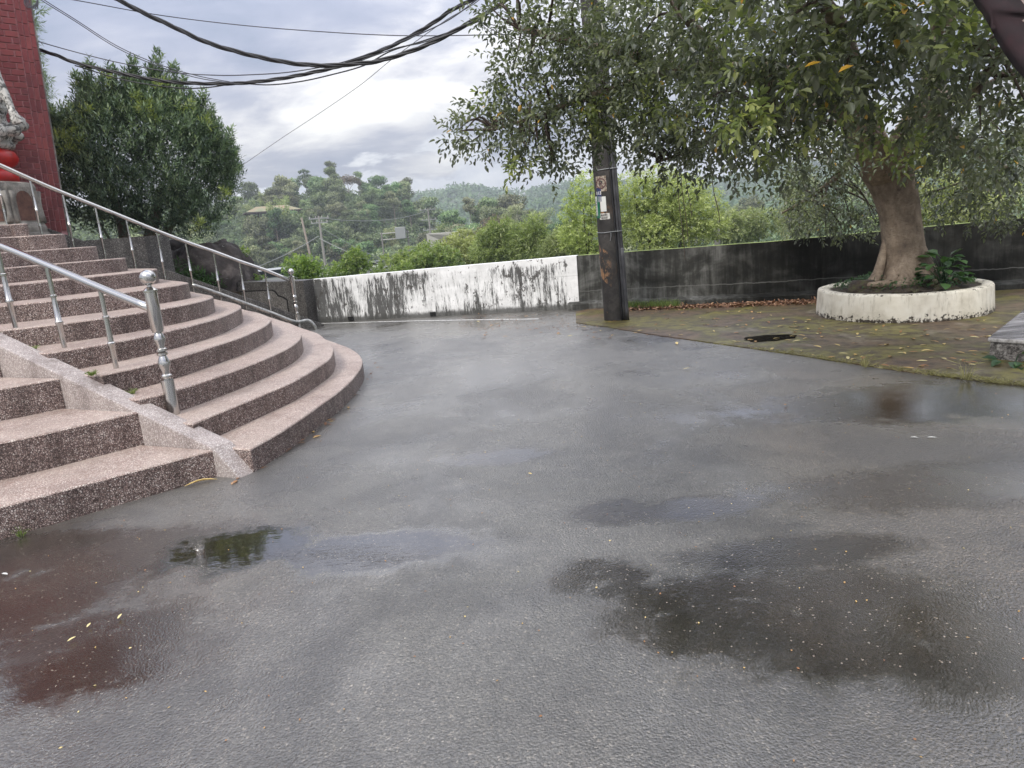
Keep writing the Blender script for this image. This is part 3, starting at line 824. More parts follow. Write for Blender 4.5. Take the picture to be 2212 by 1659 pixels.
# ------------------------------------------------------------------ parapet walls
def wall_obj(name, pts, thick, mats, parent=None, nsub=14, topdrop=.0):
    """pts: list of (x, y, h) along the front face; depth runs away from the viewer"""
    bm = bmesh.new()
    P = []
    for (a, b) in zip(pts, pts[1:]):
        for k in range(nsub): 
            t = k / nsub; P.append([a[j] + (b[j] - a[j]) * t for j in range(3)])
    P.append(list(pts[-1]))
    rows = []
    for i, q in enumerate(P):
        a = Vector(P[max(0, i - 1)][:2] + [0]); c = Vector(P[min(len(P) - 1, i + 1)][:2] + [0])
        d = (c - a).normalized(); n_ = Vector((-d.y, d.x, 0))
        f = Vector((q[0], q[1], 0)); bk = f + n_ * thick
        h = q[2] + noise.noise((q[0] * 1.5, q[1] * 1.5, 3)) * .008
        wob = n_ * noise.noise((q[0] * .8, q[1] * .8, 8)) * .012
        f += wob
        rows.append([bm.verts.new((f.x, f.y, -.6)), bm.verts.new((f.x, f.y, h)), bm.verts.new((bk.x, bk.y, h)), bm.verts.new((bk.x, bk.y, -1.4))])
    for a, b in zip(rows, rows[1:]):
        for k in range(4):
            f = bm.faces.new((a[k], a[(k + 1) % 4], b[(k + 1) % 4], b[k]))
            f.material_index = 1 if k == 1 else 0
    bm.faces.new(rows[0]); bm.faces.new(list(reversed(rows[-1])))
    bmesh.ops.recalc_face_normals(bm, faces=bm.faces)
    return from_bm(name, bm, mats, parent)


WA, WB = (-3.86, 13.36), (1.26, 12.14)
ww = wall_obj('white_parapet', [(WA[0], WA[1], .80), (WB[0], WB[1], .895)], .24, [M_WHITE, M_WHITETOP], nsub=30)
tag(ww, 'long white parapet wall with black mould streaks behind the road line', 'wall')
wd = Vector((WB[0] - WA[0], WB[1] - WA[1], 0)).normalized()
for tt in (1.02, 2.62):   # weep holes at the foot
    q = Vector((WA[0], WA[1], 0)) + wd * tt
    bm = bmesh.new()
    box(bm, (q.x, q.y - .012, .05), (.10, .03, .065), math.atan2(wd.y, wd.x))
    from_bm('drain_hole', bm, M_DRAIN, ww)
dw = wall_obj('dark_parapet', [(WB[0] + .006, WB[1] + .025, .895), (4.1, 11.14, .91), (7.6, 10.25, 1.0), (12, 9.4, 1.1)], .24, [M_DARK, M_MOSSTOP], nsub=12)
tag(dw, 'shade-painted stained concrete parapet wall with mossy top behind pole and tree', 'wall')
# rough kerb footing along the dark wall
bm = bmesh.new()
FK = [(1.05, 12.02), (1.9, 11.74), (3.0, 11.3), (4.1, 10.92), (7.6, 10.02), (12, 9.15)]
rows = []
for q in spline([(a, b, 0) for a, b in FK], 12):
    h = .11 + noise.noise((q.x * 3, q.y * 3, 2)) * .02; w = noise.noise((q.x * 2.2, q.y, 6)) * .02
    rows.append([bm.verts.new((q.x, q.y + w, -.1)), bm.verts.new((q.x, q.y + w, h - .02)), bm.verts.new((q.x, q.y + w + .03, h)), bm.verts.new((q.x + .08, q.y + .24, h + .02))])
for a, b in zip(rows, rows[1:]):
    for k in range(3): bm.faces.new((a[k], a[k + 1], b[k + 1], b[k]))
kf = from_bm('footing', bm, M_DARK, dw, sm=False)

# grey washed-stone wall with recessed panel, left of the white one
gl, gr = Vector((-6.9, 14.35, 0)), Vector((-3.62, 13.02, 0))
gd = (gr - gl).normalized(); gn = Vector((-gd.y, gd.x, 0))
gw = thing('grey_panel_wall', (-3.7, 13.1, 0), 'low grey pebble-finished wall with recessed panel joining the white parapet', 'wall')
bm = bmesh.new()
f0, f1 = gl, gr
prism(bm, [tuple(f0)[:2], tuple(f1)[:2], tuple(f1 + gn * .34)[:2], tuple(f0 + gn * .34)[:2]], -.6, .9, top_z=[.90, .81, .81, .90])
bevel_all(bm, .015)
from_bm('wall_body', bm, M_DARKCURB, gw)
bm = bmesh.new()    # raised inner panel with a notched corner, a dark reveal round it
Lw = (f1 - f0).length
out = [(0.0, .02), (Lw - .42, .02), (Lw - .42, .47), (Lw - .50, .52), (Lw - .60, .55), (Lw - .66, .63), (Lw - .72, .66), (0.0, .68)]
for grow, z_, m_i in ((.022, .006, 1), (0, .016, 0)):
    vs = []
    for s_, h_ in out:
        q = f0 + gd * (s_ + (grow if s_ > 1 else 0)) - gn * z_
        vs.append(bm.verts.new((q.x, q.y, h_ + (grow if h_ > .1 else 0))))
    f = bm.faces.new(vs)
    r = bmesh.ops.extrude_face_region(bm, geom=[f]); 
    bmesh.ops.translate(bm, vec=gn * .03, verts=[g for g in r['geom'] if isinstance(g, bmesh.types.BMVert)])
    for ff in bm.faces:
        if f in [ff] or any(v in vs for v in ff.verts): ff.material_index = m_i
from_bm('panel', bm, [M_PANEL, M_DRAIN], gw)

# ------------------------------------------------------------------ brick tower, pedestal, drum and carving
tw_edge = spot(107, 355, 13.3)
face_dir = Vector((-.80, -.60, 0)).normalized()   # leftwards along the brick face
face_n = Vector((-face_dir.y, face_dir.x, 0))
if face_n.y > 0: face_n = -face_n
tower = thing('brick_tower', (tw_edge.x, tw_edge.y, 1.0), 'tall pillar clad in dark red glazed bricks with pink joints', 'brick pillar')
E0 = Vector((tw_edge.x, tw_edge.y, 0))
bm = bmesh.new()
back = -face_n
pp = [E0, E0 + face_dir * 3.2, E0 + face_dir * 3.2 + back * 1.6, E0 + back * 1.6]
prism(bm, [tuple(q)[:2] for q in pp], .2, 8.5)
from_bm('core', bm, M_MORTAR, tower)
bme = bmesh.new()
box(bme, (0, 0, 0), (1, 1, 1)); bevel_all(bme, .035, 1)
brick_me = bpy.data.meshes.new('brick'); bme.to_mesh(brick_me); bme.free(); brick_me.materials.append(M_BRICK)
count = 0
extra_V = []; extra_F = []


def put_brick(s, z, w, h, stuffed=False):
    """s: distance from the right edge to the brick centre"""
    global count
    c = E0 + face_dir * s + face_n * (.008 + random.uniform(-.002, .002)); c.z = z
    ang = math.atan2(face_dir.y, face_dir.x)
    if stuffed or count >= 296:
        M3 = Matrix.Translation(c) @ Matrix.Rotation(ang, 4, 'Z') @ Matrix.Diagonal((w, .022, h, 1))
        b0 = len(extra_V)
        for x in (-.5, .5):
            for y in (-.5, .5):
                for zz in (-.5, .5): extra_V.append(tuple(M3 @ Vector((x, y, zz))))
        for f in ((0, 1, 3, 2), (4, 6, 7, 5), (0, 4, 5, 1), (2, 3, 7, 6), (0, 2, 6, 4), (1, 5, 7, 3)): extra_F.append([b0 + i for i in f])
        return
    o = bpy.data.objects.new('brick', brick_me); COL.objects.link(o)
    o.parent = tower
    o.matrix_parent_inverse = tower.matrix_world.inverted()
    o.matrix_world = Matrix.Translation(c) @ Matrix.Rotation(ang, 4, 'Z') @ Matrix.Diagonal((w, .022, h, 1))
    count += 1


zlo, zhi = 2.05, 5.5
for ci in range(3):        # upright bricks beside the corner
    cw = .105; z = zlo - .1 * ci - (.11 if ci % 2 else 0)
    while z < zhi:
        put_brick(.036 + ci * .070, z, .058, .165); z += .177
ch = .088; row = 0; z = zlo
while z < zhi + .1:        # level courses
    s = .215 + (.0 if row % 2 else .09)
    if row % 2 == 0: put_brick(.215 + .040, z, .073, .073)
    while s < .80:
        put_brick(s + .085, z, .158, .073); s += .172
    z += ch; row += 1
row = 0; z = .3
while z < 8.4:             # the rest of the cladding, out of the picture
    if not (zlo - .3 < z < zhi):
        s = .0
        while s < 3.1: put_brick(s + .1, z, .19, .078, True); s += .202
    else:
        s = .98
        while s < 3.1: put_brick(s + .1, z, .19, .078, True); s += .202
    z += ch; row += 1
if extra_V:
    o = link('brick_cladding', np_mesh('brick_cladding', np.array(extra_V), np.array(extra_F), M_BRICK), tower)
    o['kind'] = 'stuff'
bm = bmesh.new(); box(bm, tuple(E0 + back * .03 - face_dir * .010 + Vector((0, 0, 4.3))), (.02, .08, 8.2), math.atan2(face_dir.y, face_dir.x) + math.pi)
from_bm('corner_trim', bm, M_STONE, tower)

tower.matrix_world = Matrix.Translation(tower.location) @ Matrix.Rotation(R_(2.6), 4, Vector((-.5, .866, 0))) @ Matrix.Rotation(0, 4, 'Z')

pc = spot(-14, 470, 12.7)
ped = thing('stone_pedestal', (pc.x, pc.y, 1.85), 'octagonal grey stone pedestal with arched niches at the stair head', 'pedestal')
bm = bmesh.new()
def octo(r, z, rot=R_(10)):
    return [bm.verts.new((pc.x + r * math.cos(rot + k * math.pi / 4), pc.y + r * math.sin(rot + k * math.pi / 4), z)) for k in range(8)]
prof = [(.76, 1.45), (.76, 1.90), (.72, 1.94), (.72, 2.00), (.68, 2.08), (.68, 2.56), (.66, 2.61), (.56, 2.64)]
rings = [octo(r * .92, z) for r, z in prof]
sidef = []
for i, (a, b) in enumerate(zip(rings, rings[1:])):
    for k in range(8):
        f = bm.faces.new((a[k], a[(k + 1) % 8], b[(k + 1) % 8], b[k]))
        if i == 4: sidef.append(f)
bm.faces.new(rings[-1])
body = from_bm('pedestal_body', bm, M_STONE, ped)
for k in range(8):    # recessed arched niches: dark panel framed by a raised arch
    a = R_(10) + (k + .5) * math.pi / 4
    d = Vector((math.cos(a), math.sin(a), 0)); s_ = Vector((-d.y, d.x, 0))
    rr = .68 * .92 * math.cos(math.pi / 8)
    bm = bmesh.new()
    arch = [(-.13, 2.10), (.13, 2.10), (.13, 2.38)] + [(.13 * math.cos(t), 2.38 + .13 * math.sin(t)) for t in np.linspace(.3, math.pi - .3, 6)] + [(-.13, 2.38)]
    vs = [bm.verts.new(tuple(Vector((pc.x, pc.y, z)) + d * (rr + .003) + s_ * x)) for x, z in arch]
    bm.faces.new(vs)
    from_bm('niche', bm, M_NICHE, ped)
    for x0 in (-.19, .19):
        bm = bmesh.new()
        tube(bm, [tuple(Vector((pc.x, pc.y, z)) + d * rr + s_ * x0 * (1 + .1 * math.sin(z * 9))) for z in (2.08, 2.18, 2.28, 2.38, 2.5)], [.05, .038, .03, .036, .05], 8)
        from_bm('niche_frame', bm, M_STONE, ped, sm=True)
bm = bmesh.new()
lathe(bm, [(.38, 0), (.41, .02), (.415, .10), (.385, .165), (.33, .19), (.345, .21), (.41, .25), (.455, .31), (.46, .35), (.43, .42), (.36, .46), (.33, .475), (.33, .50)], 32, (pc.x, pc.y, 2.64))
dr = from_bm('red_drum', bm, M_REDPAINT, None, sm=True)
tag(dr, 'bulging red painted drum base standing on the grey stone pedestal', 'drum base')

# carved guardian figure on the drum
def blob_remesh(name, blobs, voxel, m, parent=None):
    bm = bmesh.new()
    for c, r in blobs:
        bmesh.ops.create_icosphere(bm, subdivisions=2, radius=1, matrix=Matrix.Translation(Vector(c)) @ Matrix.Diagonal((r[0], r[1], r[2], 1)) if len(r) == 3 else Matrix.Translation(Vector(c)) @ Matrix.Scale(r[0], 4))
    me = bpy.data.meshes.new(name); bm.to_mesh(me); bm.free(); me.materials.append(m)
    o = link(name, me, parent)
    md = o.modifiers.new('r', 'REMESH'); md.mode = 'VOXEL'; md.voxel_size = voxel; md.use_smooth_shade = True
    dg = bpy.context.evaluated_depsgraph_get()
    me2 = bpy.data.meshes.new_from_object(o.evaluated_get(dg)); o.modifiers.clear(); o.data = me2
    return o


sb = []
ped_c = pc.copy(); pc = pc + Vector((.16, .06, 0))
zb = 3.13
rnd = random.Random(3)
sb.append(((pc.x, pc.y, zb + .02), (.30, .30, .10)))
for k in range(26):     # cloud boss with scales
    a = rnd.uniform(0, 6.28); zz = zb + .07 + rnd.uniform(0, .28)
    rr = .30 + .10 * math.sin((zz - zb) * 6)
    sb.append(((pc.x + rr * math.cos(a), pc.y + rr * math.sin(a), zz), (rnd.uniform(.08, .15),) * 2 + (rnd.uniform(.07, .12),)))
sb.append(((pc.x, pc.y, zb + .22), (.31, .31, .22)))
for k in range(16):     # torso
    t = k / 15; sb.append(((pc.x + .02 + .05 * math.sin(t * 5), pc.y, zb + .40 + t * 1.50), (.25 - .06 * t + .05 * math.sin(t * 11), .24, .12)))
def limb(pts, r0, r1):
    pts = spline(pts, 6)
    for i, q in enumerate(pts):
        t = i / (len(pts) - 1); r = r0 + (r1 - r0) * t
        sb.append((tuple(q), (r, r, r)))
limb([(pc.x + .16, pc.y - .12, zb + 1.55), (pc.x + .36, pc.y - .16, zb + 1.25), (pc.x + .38, pc.y - .16, zb + .92), (pc.x + .47, pc.y - .18, zb + .62), (pc.x + .52, pc.y - .2, zb + .42)], .095, .045)
for fx, fz in ((.0, .0), (.06, .03), (.09, -.02), (.05, -.08), (.0, -.09), (.1, -.07)):
    limb([(pc.x + .52, pc.y - .2, zb + .40), (pc.x + .53 + fx * .6, pc.y - .25, zb + .38 + fz), (pc.x + .54 + fx, pc.y - .24, zb + .33 + fz)], .04, .026)
limb([(pc.x + .1, pc.y - .2, zb + 1.0), (pc.x + .25, pc.y - .2, zb + .85), (pc.x + .30, pc.y - .22, zb + .6), (pc.x + .1, pc.y - .25, zb + .5)], .13, .10)
limb([(pc.x + .05, pc.y - .2, zb + 2.05), (pc.x + .25, pc.y - .2, zb + 1.85), (pc.x + .30, pc.y - .2, zb + 1.45), (pc.x + .22, pc.y - .22, zb + 1.2)], .035, .03)
limb([(pc.x, pc.y, zb + 1.8), (pc.x - .05, pc.y - .1, zb + 2.1), (pc.x - .02, pc.y - .25, zb + 2.35)], .2, .14)
limb([(pc.x + .05, pc.y - .2, zb + 2.35), (pc.x + .17, pc.y - .2, zb + 2.3), (pc.x + .2, pc.y - .22, zb + 2.37)], .05, .04)
o = blob_remesh('stone_carving', sb, .022, M_CARVED)
tag(o, 'weathered white stone guardian carving above the red drum, cut by the left edge', 'statue')

# ------------------------------------------------------------------ boulder
def rock(name, c, s, seed, m, sub=5):
    bm = bmesh.new(); bmesh.ops.create_icosphere(bm, subdivisions=sub, radius=1)
    for v in bm.verts:
        p = v.co.copy()
        d = 1 + .28 * noise.noise(p * 1.1 + Vector((seed, 0, 0))) + .16 * noise.noise(p * 2.6 + Vector((0, seed, 0))) + .09 * abs(noise.noise(p * 5)) + .05 * noise.noise(p * 11)
        q = p * d
        q.z = max(-.8, min(q.z, .78 + .2 * noise.noise(p * 1.7)))
        v.co = Vector((q.x * s[0], q.y * s[1], q.z * s[2])) + Vector(c)
    return from_bm(name, bm, m, None, sm=True)


rk = rock('boulder', tuple(spot(443, 588, 15.2) + Vector((0, 0, -.25))), (.84, .85, .96), 4.2, M_ROCK)
tag(rk, 'large dark boulder with pale lichen behind the far handrail', 'boulder')
rk2 = rock('boulder', tuple(spot(345, 590, 16.2) + Vector((0, 0, -.2))), (.9, .8, 1.0), 9.2, M_ROCK, 4)
tag(rk2, 'smaller shaded boulder half hidden by the rails and bush', 'boulder')

# ------------------------------------------------------------------ foliage kit
def basis(d, n):
    d = d / np.maximum(np.linalg.norm(d, axis=1, keepdims=True), 1e-9)
    n = n - d * (n * d).sum(1, keepdims=True)
    n = n / np.maximum(np.linalg.norm(n, axis=1, keepdims=True), 1e-9)
    return np.cross(d, n), d, n


T_LEAF6 = (np.array([(0, 0, 0), (.5, .32, .10), (.40, .68, .08), (0, 1, -.10), (-.40, .68, .08), (-.5, .32, .10)]), np.array([(0, 1, 2, 3), (0, 3, 4, 5)]))
T_DIA = (np.array([(0, 0, 0), (.5, .45, .06), (0, 1, 0), (-.5, .45, .06)]), np.array([(0, 1, 2, 3)]))
T_QUAD = (np.array([(-.5, 0, 0), (.5, .1, .08), (.42, 1, 0), (-.45, .9, -.08)]), np.array([(0, 1, 2, 3)]))


def leaves(pos, d, n, ln, wd_, tmpl):
    tv, tf = tmpl
    X, Y, Z = basis(d, n)
    N = len(pos)
    V = pos[:, None, :] + X[:, None, :] * (tv[None, :, 0:1] * wd_[:, None, None]) + Y[:, None, :] * (tv[None, :, 1:2] * ln[:, None, None]) + Z[:, None, :] * (tv[None, :, 2:3] * ln[:, None, None])
    F = tf[None] + (np.arange(N) * len(tv))[:, None, None]
    return V.reshape(-1, 3), F.reshape(-1, tf.shape[1]), len(tf)


def rand_dirs(n, rng):
    v = rng.normal(size=(n, 3)); return v / np.linalg.norm(v, axis=1, keepdims=True)


class Foliage:
    def __init__(self): self.V = []; self.F = []; self.var = []; self.mi = []; self.n = 0

    def add(self, VF, var, mi=0):
        V, F, k = VF
        self.V.append(V); self.F.append(F + self.n); self.n += len(V)
        self.var.append(np.repeat(var, k)); self.mi.append(np.full(len(F), mi))

    def mesh(self, name, mats):
        return np_mesh(name, np.concatenate(self.V), np.concatenate(self.F), mats, np.concatenate(self.var), np.concatenate(self.mi))


def sprays(fol, centers, dirs, per, spread, ln, wd_, rng, tmpl=T_LEAF6, mi=0, var_base=None, droop=.35, twig_len=.25, splay=.9):
    """each spray: leaves set alternately along a short twig"""
    N = len(centers)
    dirs = dirs / np.linalg.norm(dirs, axis=1, keepdims=True)
    ref = rand_dirs(N, rng)
    side = np.cross(dirs, ref); side /= np.linalg.norm(side, axis=1, keepdims=True)
    upv = np.cross(side, dirs)
    P = []; D = []; NN = []
    for k in range(per):
        t = (k + .5) / per
        a = k * 2.4
        s_ = side * math.cos(a) + upv * math.sin(a)
        p = centers + dirs * (t * twig_len) + s_ * .006 + np.array([0, 0, -1]) * (droop * twig_len * t * t * .6)
        dd = dirs * (.35 + .5 * t) + s_ * splay * (1.1 - .5 * t) + rand_dirs(N, rng) * spread + np.array([0, 0, -droop])
        P.append(p); D.append(dd); NN.append(np.array([0, 0, 1.0]) + rand_dirs(N, rng) * .55)
    P = np.concatenate(P); D = np.concatenate(D); NN = np.concatenate(NN)
    M_ = len(P)
    sc = rng.uniform(.65, 1.2, M_)
    var = rng.uniform(0, 1, M_) if var_base is None else np.clip(np.tile(var_base, per) + rng.normal(0, .13, M_), 0, .90)
    if var_base is not None:
        rare = rng.uniform(0, 1, M_); var = np.where(rare > .996, 1.0, var)
    fol.add(leaves(P, D, NN, ln * sc, wd_ * sc, tmpl), var, mi)
    return P


def crown_points(c, r, n, rng, shell=.55):
    d = rand_dirs(n, rng)
    rad = (rng.uniform(shell ** 3, 1, n)) ** (1 / 3)
    return np.array(c) + d * rad[:, None] * np.array(r), d


# ------------------------------------------------------------------ utility pole
pole_base = Vector((1.615, 10.42, 0))
pole = thing('utility_pole', tuple(pole_base), 'grimy concrete utility pole with worn orange band and small plates', 'utility pole')
bm = bmesh.new()
hp = 8.6
PR0, PR1 = .176, .130
lean = Vector((-.028, 0, 0))
def pole_pt(z): return pole_base + lean * z + Vector((0, 0, z))
def pole_r(z): return PR0 + (PR1 - PR0) * z / hp
path = [pole_pt(z) - pole_base for z in np.linspace(0, hp, 30)]
V, F = tube_arrays([tuple(q) for q in path], [pole_r(q.z) for q in path], 32)
vs = [bm.verts.new(v) for v in V]
for f in F: bm.faces.new([vs[i] for i in f])
bm.faces.new(vs[-32:])
me = bpy.data.meshes.new('pole_shaft'); bmesh.ops.recalc_face_normals(bm, faces=bm.faces); bm.to_mesh(me); bm.free(); me.materials.append(M_POLE); smooth(me)
o = bpy.data.objects.new('pole_shaft', me); COL.objects.link(o); o.parent = pole
VIEWA = math.atan2(-pole_base.y, -pole_base.x)   # azimuth from pole to viewer


def on_pole(z, off, lift=.0):
    """point on the shaft surface at height z; off = angle from the viewer-facing line, positive to the viewer's right"""
    a = VIEWA + off; c = pole_pt(z); r = pole_r(z) + lift
    return Vector((c.x + r * math.cos(a), c.y + r * math.sin(a), z)), Vector((math.cos(a), math.sin(a), 0))


for off, rr, z1, mm in ((R_(38), .020, 8.0, M_CONDUIT), (R_(50), .026, 8.0, M_CONDUIT), (R_(26), .011, 3.2, M_BLACK)):
    bm = bmesh.new()
    tube(bm, [tuple(on_pole(z, off + .03 * math.sin(z * 1.7), rr * .9)[0]) for z in np.linspace(0.0, z1, 30)], rr, 12)
    from_bm('conduit', bm, mm, pole, sm=True)
bm = bmesh.new()
tube(bm, [tuple(on_pole(z, R_(45), .05)[0]) for z in np.linspace(.0, 1.05, 8)], .028, 12)
from_bm('conduit', bm, M_CONDUIT, pole, sm=True)
for z in (1.28, 2.14, 3.3):
    bm = bmesh.new()
    tube(bm, [tuple(on_pole(z + .004 * math.sin(a * 3), a, .008 + (.045 if R_(30) < a < R_(58) else 0))[0]) for a in np.linspace(0, 2 * math.pi, 60)], .006, 6, caps=False)
    from_bm('steel_band', bm, M_PALEMETAL, pole, sm=True)
bm = bmesh.new()
tube(bm, [tuple(on_pole(1.27, R_(6), .012)[0]), tuple(on_pole(1.22, R_(5), .03)[0]), tuple(on_pole(1.16, R_(0), .02)[0])], .004, 5)
from_bm('wire_tail', bm, M_PALEMETAL, pole)


def plate(name, z, off, w, h, m, label=None, curved=True):
    bm = bmesh.new(); n = 8
    rows = []
    half = w / 2 / pole_r(z)
    for i in range(n + 1):
        a = off - half + 2 * half * i / n
        q0, _ = on_pole(z - h / 2, a, .006); q1, _ = on_pole(z + h / 2, a, .006)
        q2, _ = on_pole(z + h / 2, a, .002); q3, _ = on_pole(z - h / 2, a, .002)
        rows.append([bm.verts.new(q) for q in (q0, q1, q2, q3)])
    for a, b in zip(rows, rows[1:]):
        for k in range(4): bm.faces.new((a[k], a[(k + 1) % 4], b[(k + 1) % 4], b[k]))
    bm.faces.new(rows[0]); bm.faces.new(list(reversed(rows[-1])))
    o = from_bm(name, bm, m, pole)
    if label: o['label'] = label
    return o


def text(body, z, off, size, m, parent, vertical=False, lift=.008, tilt=0.0):
    cu = bpy.data.curves.new('lettering', 'FONT'); cu.body = body; cu.size = size; cu.align_x = 'CENTER'; cu.align_y = 'CENTER'; cu.extrude = .0008
    cu.offset = size * .02
    cu.materials.append(m)
    if vertical: cu.space_line = .82
    tmp = bpy.data.objects.new('lettering', cu); COL.objects.link(tmp)
    lm = bpy.data.meshes.new_from_object(tmp.evaluated_get(bpy.context.evaluated_depsgraph_get()))
    bpy.data.objects.remove(tmp)
    o = bpy.data.objects.new('lettering', lm); COL.objects.link(o)
    q, nn_ = on_pole(z, off, lift)
    rot = Matrix.Rotation(math.atan2(nn_.y, nn_.x) + math.pi / 2, 4, 'Z') @ Matrix.Rotation(math.pi / 2, 4, 'X')
    o.parent = parent; o.matrix_parent_inverse = parent.matrix_world.inverted()
    o.matrix_world = Matrix.Translation(q) @ rot
    return o


def zat(py, px=1292):   # height on the pole front of a surveyed sight line
    d0 = math.hypot(pole_base.x, pole_base.y) - .15
    return spot(px, py, d0).z


z_np = zat(397, 1300)
p1 = plate('no_parking_plate', z_np, R_(-24), .155, .21, M_SIGNRUST, 'faded rusty plate with a no-parking sign')
bm = bmesh.new()
def ringpts(rad, n=36): return [on_pole(z_np + .005 + rad * math.sin(t), R_(-24) + rad * math.cos(t) / pole_r(z_np), .009)[0] for t in np.linspace(0, 2 * math.pi, n)]
tube(bm, [tuple(q) for q in ringpts(.066)], .0055, 6, caps=False)
tube(bm, [tuple(on_pole(z_np + .005 + k * .062, R_(-24) - k * .04 / pole_r(z_np), .0095)[0]) for k in (-1, -.5, 0, .5, 1)], .005, 6)
o = from_bm('ban_ring', bm, M_DARKRED, p1)
text('P', z_np + .002, R_(-24), .10, M_INK, p1, lift=.009)
z113 = zat(421, 1292)
p2 = plate('number_plate', z113, R_(-38), .075, .19, M_BLUE, 'narrow navy plate numbered 113')
text('113', z113 + .02, R_(-38), .062, M_WHITEINK, p2)
for k in range(5):
    text('一二三'[k % 3] if False else '= = =', z113 - .03 - .016 * k, R_(-38), .022, M_WHITEINK, p2)
z_g = zat(448, 1290)
p3 = plate('green_plate', z_g, R_(-52), .080, .30, M_GREEN, 'tall green plate with upright white strip of digits')
bm = bmesh.new()
rows = []
for a in np.linspace(R_(-68), R_(-54), 5):
    rows.append([bm.verts.new(on_pole(z_g - .12, a, .0075)[0]), bm.verts.new(on_pole(z_g + .15, a, .0075)[0])])
for a, b in zip(rows, rows[1:]): bm.faces.new((a[0], b[0], b[1], a[1]))
from_bm('digit_strip', bm, M_SIGNCLEAN, p3)
for i, ch_ in enumerate('1001764'):
    text(ch_, z_g + .108 - i * .036, R_(-60), .038, M_INK, p3, lift=.0095)
z_w = zat(441, 1301)
plate('blank_plate', z_w, R_(-20), .085, .205, M_SIGNCLEAN, 'blank white plate')
z_k = zat(468, 1300)
p4 = plate('code_plate', z_k, R_(-18), .150, .085, M_SIGNW, 'wide white plate with two lines of black characters')
text('K4591', z_k + .017, R_(-18), .038, M_INK, p4)
text('IC071', z_k - .022, R_(-18), .038, M_INK, p4)

# ------------------------------------------------------------------ tree planter and fig tree
pl_c = Vector((5.06, 9.02, 0))
planter = thing('tree_planter', tuple(pl_c), 'round low planter with flaking cream paint around the fig tree', 'planter')
bm = bmesh.new()
seg = 64
def ring(rad, z, amp=.0): return [bm.verts.new((pl_c.x + (1.0 + .02 * math.cos(3 * a)) * rad * math.cos(a) * 1.04, pl_c.y + rad * .98 * math.sin(a), z + .006 * noise.noise((math.cos(a) * 3, math.sin(a) * 3, z)))) for a in np.linspace(0, 2 * math.pi, seg, endpoint=False)]
rg = [ring(.985, -.05), ring(.985, .0), ring(.965, .31), ring(.955, .335), ring(.93, .343), ring(.85, .340), ring(.835, .32), ring(.83, .1)]
for a, b in zip(rg, rg[1:]):
    for k in range(seg): bm.faces.new((a[k], a[(k + 1) % seg], b[(k + 1) % seg], b[k]))
from_bm('planter_wall', bm, M_PLANTER, planter, sm=True)
tree_c = spot(1958, 606, 10.15); tree_c.z = .40
bm = bmesh.new()
n_ = 60
grid = {}
for i in range(n_ + 1):
    for j in range(n_ + 1):
        x = (i / n_ * 2 - 1); y = (j / n_ * 2 - 1)
        rr = math.hypot(x, y)
        if rr > 1: continue
        px_, py_ = pl_c.x + x * .85 * 1.04, pl_c.y + y * .83
        dt = math.hypot(px_ - tree_c.x, py_ - tree_c.y)
        h = .30 + .17 * math.exp(-dt * dt / .25) + .10 * (1 - rr) + .20 * max(0, noise.noise((px_ * 3.1, py_ * 3.1, 1))) * (1 - rr ** 4) + .02 * noise.noise((px_ * 11, py_ * 11, 4))
        grid[i, j] = bm.verts.new((px_, py_, h))
for i in range(n_):
    for j in range(n_):
        ks = [(i, j), (i + 1, j), (i + 1, j + 1), (i, j + 1)]
        if all(k in grid for k in ks): bm.faces.new([grid[k] for k in ks])
from_bm('soil', bm, M_SOIL, planter, sm=True)
rk3 = rock('mossy_stone', (pl_c.x - .62, pl_c.y - .22, .38), (.19, .15, .12), 2.0, M_SOIL, 3)
tag(rk3, 'rounded mossy stone lying at the left rim of the planter', 'stone')

fig = thing('fig_tree', (tree_c.x, tree_c.y, .4), 'spreading fig tree in the cream planter with thick leaning trunk', 'tree')
trunk_pts = [(tree_c.x + .02, tree_c.y, .25), (tree_c.x + .01, tree_c.y, .42), (tree_c.x - .01, tree_c.y, .6)]
for (px_, py_) in ((1950, 520), (1942, 450), (1928, 395), (1912, 350)):
    q = spot(px_, py_, math.hypot(tree_c.x, tree_c.y) - .02 * (600 - py_) / 40); trunk_pts.append(tuple(q))
trunk_top = Vector(trunk_pts[-1])
def tw(i, a):
    base = max(0, 1 - i / 14)
    return 1 + .05 * math.sin(3 * a + i * .12) + .035 * math.sin(5 * a + 1 + i * .1) + base * (.16 * max(0, math.sin(3 * a + .5)) + .10 * max(0, math.sin(4 * a + 2)))
bm = bmesh.new()
tp = spline(trunk_pts, 6)
rad = [lerp_tab(q.z, [(.25, .46), (.42, .38), (.55, .30), (.8, .235), (1.2, .225), (1.6, .25), (2.0, .32)]) for q in tp]
tube(bm, [tuple(q) for q in tp], rad, 28, wob=tw)
# side root strand on the left of the trunk
lr = [(tree_c.x - .50, tree_c.y - .05, .36), (tree_c.x - .38, tree_c.y - .02, .52), (tree_c.x - .30, tree_c.y, .78), (tree_c.x - .25, tree_c.y, 1.08)]
tube(bm, spline(lr, 5), [.10, .09, .08, .075, .07, .065, .06, .06, .055, .055, .05, .05, .045, .045, .04, .04], 10)
trunk = from_bm('trunk', bm, M_BARK, fig, sm=True)
bm = bmesh.new()
for a, ln in ((-2.2, .32), (-2.8, .42), (-1.3, .28), (-.5, .38), (3.4, .36)):
    pts = []
    for t in np.linspace(0, 1, 7):
        rr = .2 + t * ln
        pts.append((tree_c.x + rr * math.cos(a + .3 * math.sin(t * 4)), tree_c.y + rr * math.sin(a + .3 * math.sin(t * 4)),   .56 - .17 * t ** .6 + .02 * math.sin(t * 9)))
    tube(bm, pts, [.085 * (1 - t * .75) for t in np.linspace(0, 1, 7)], 8)
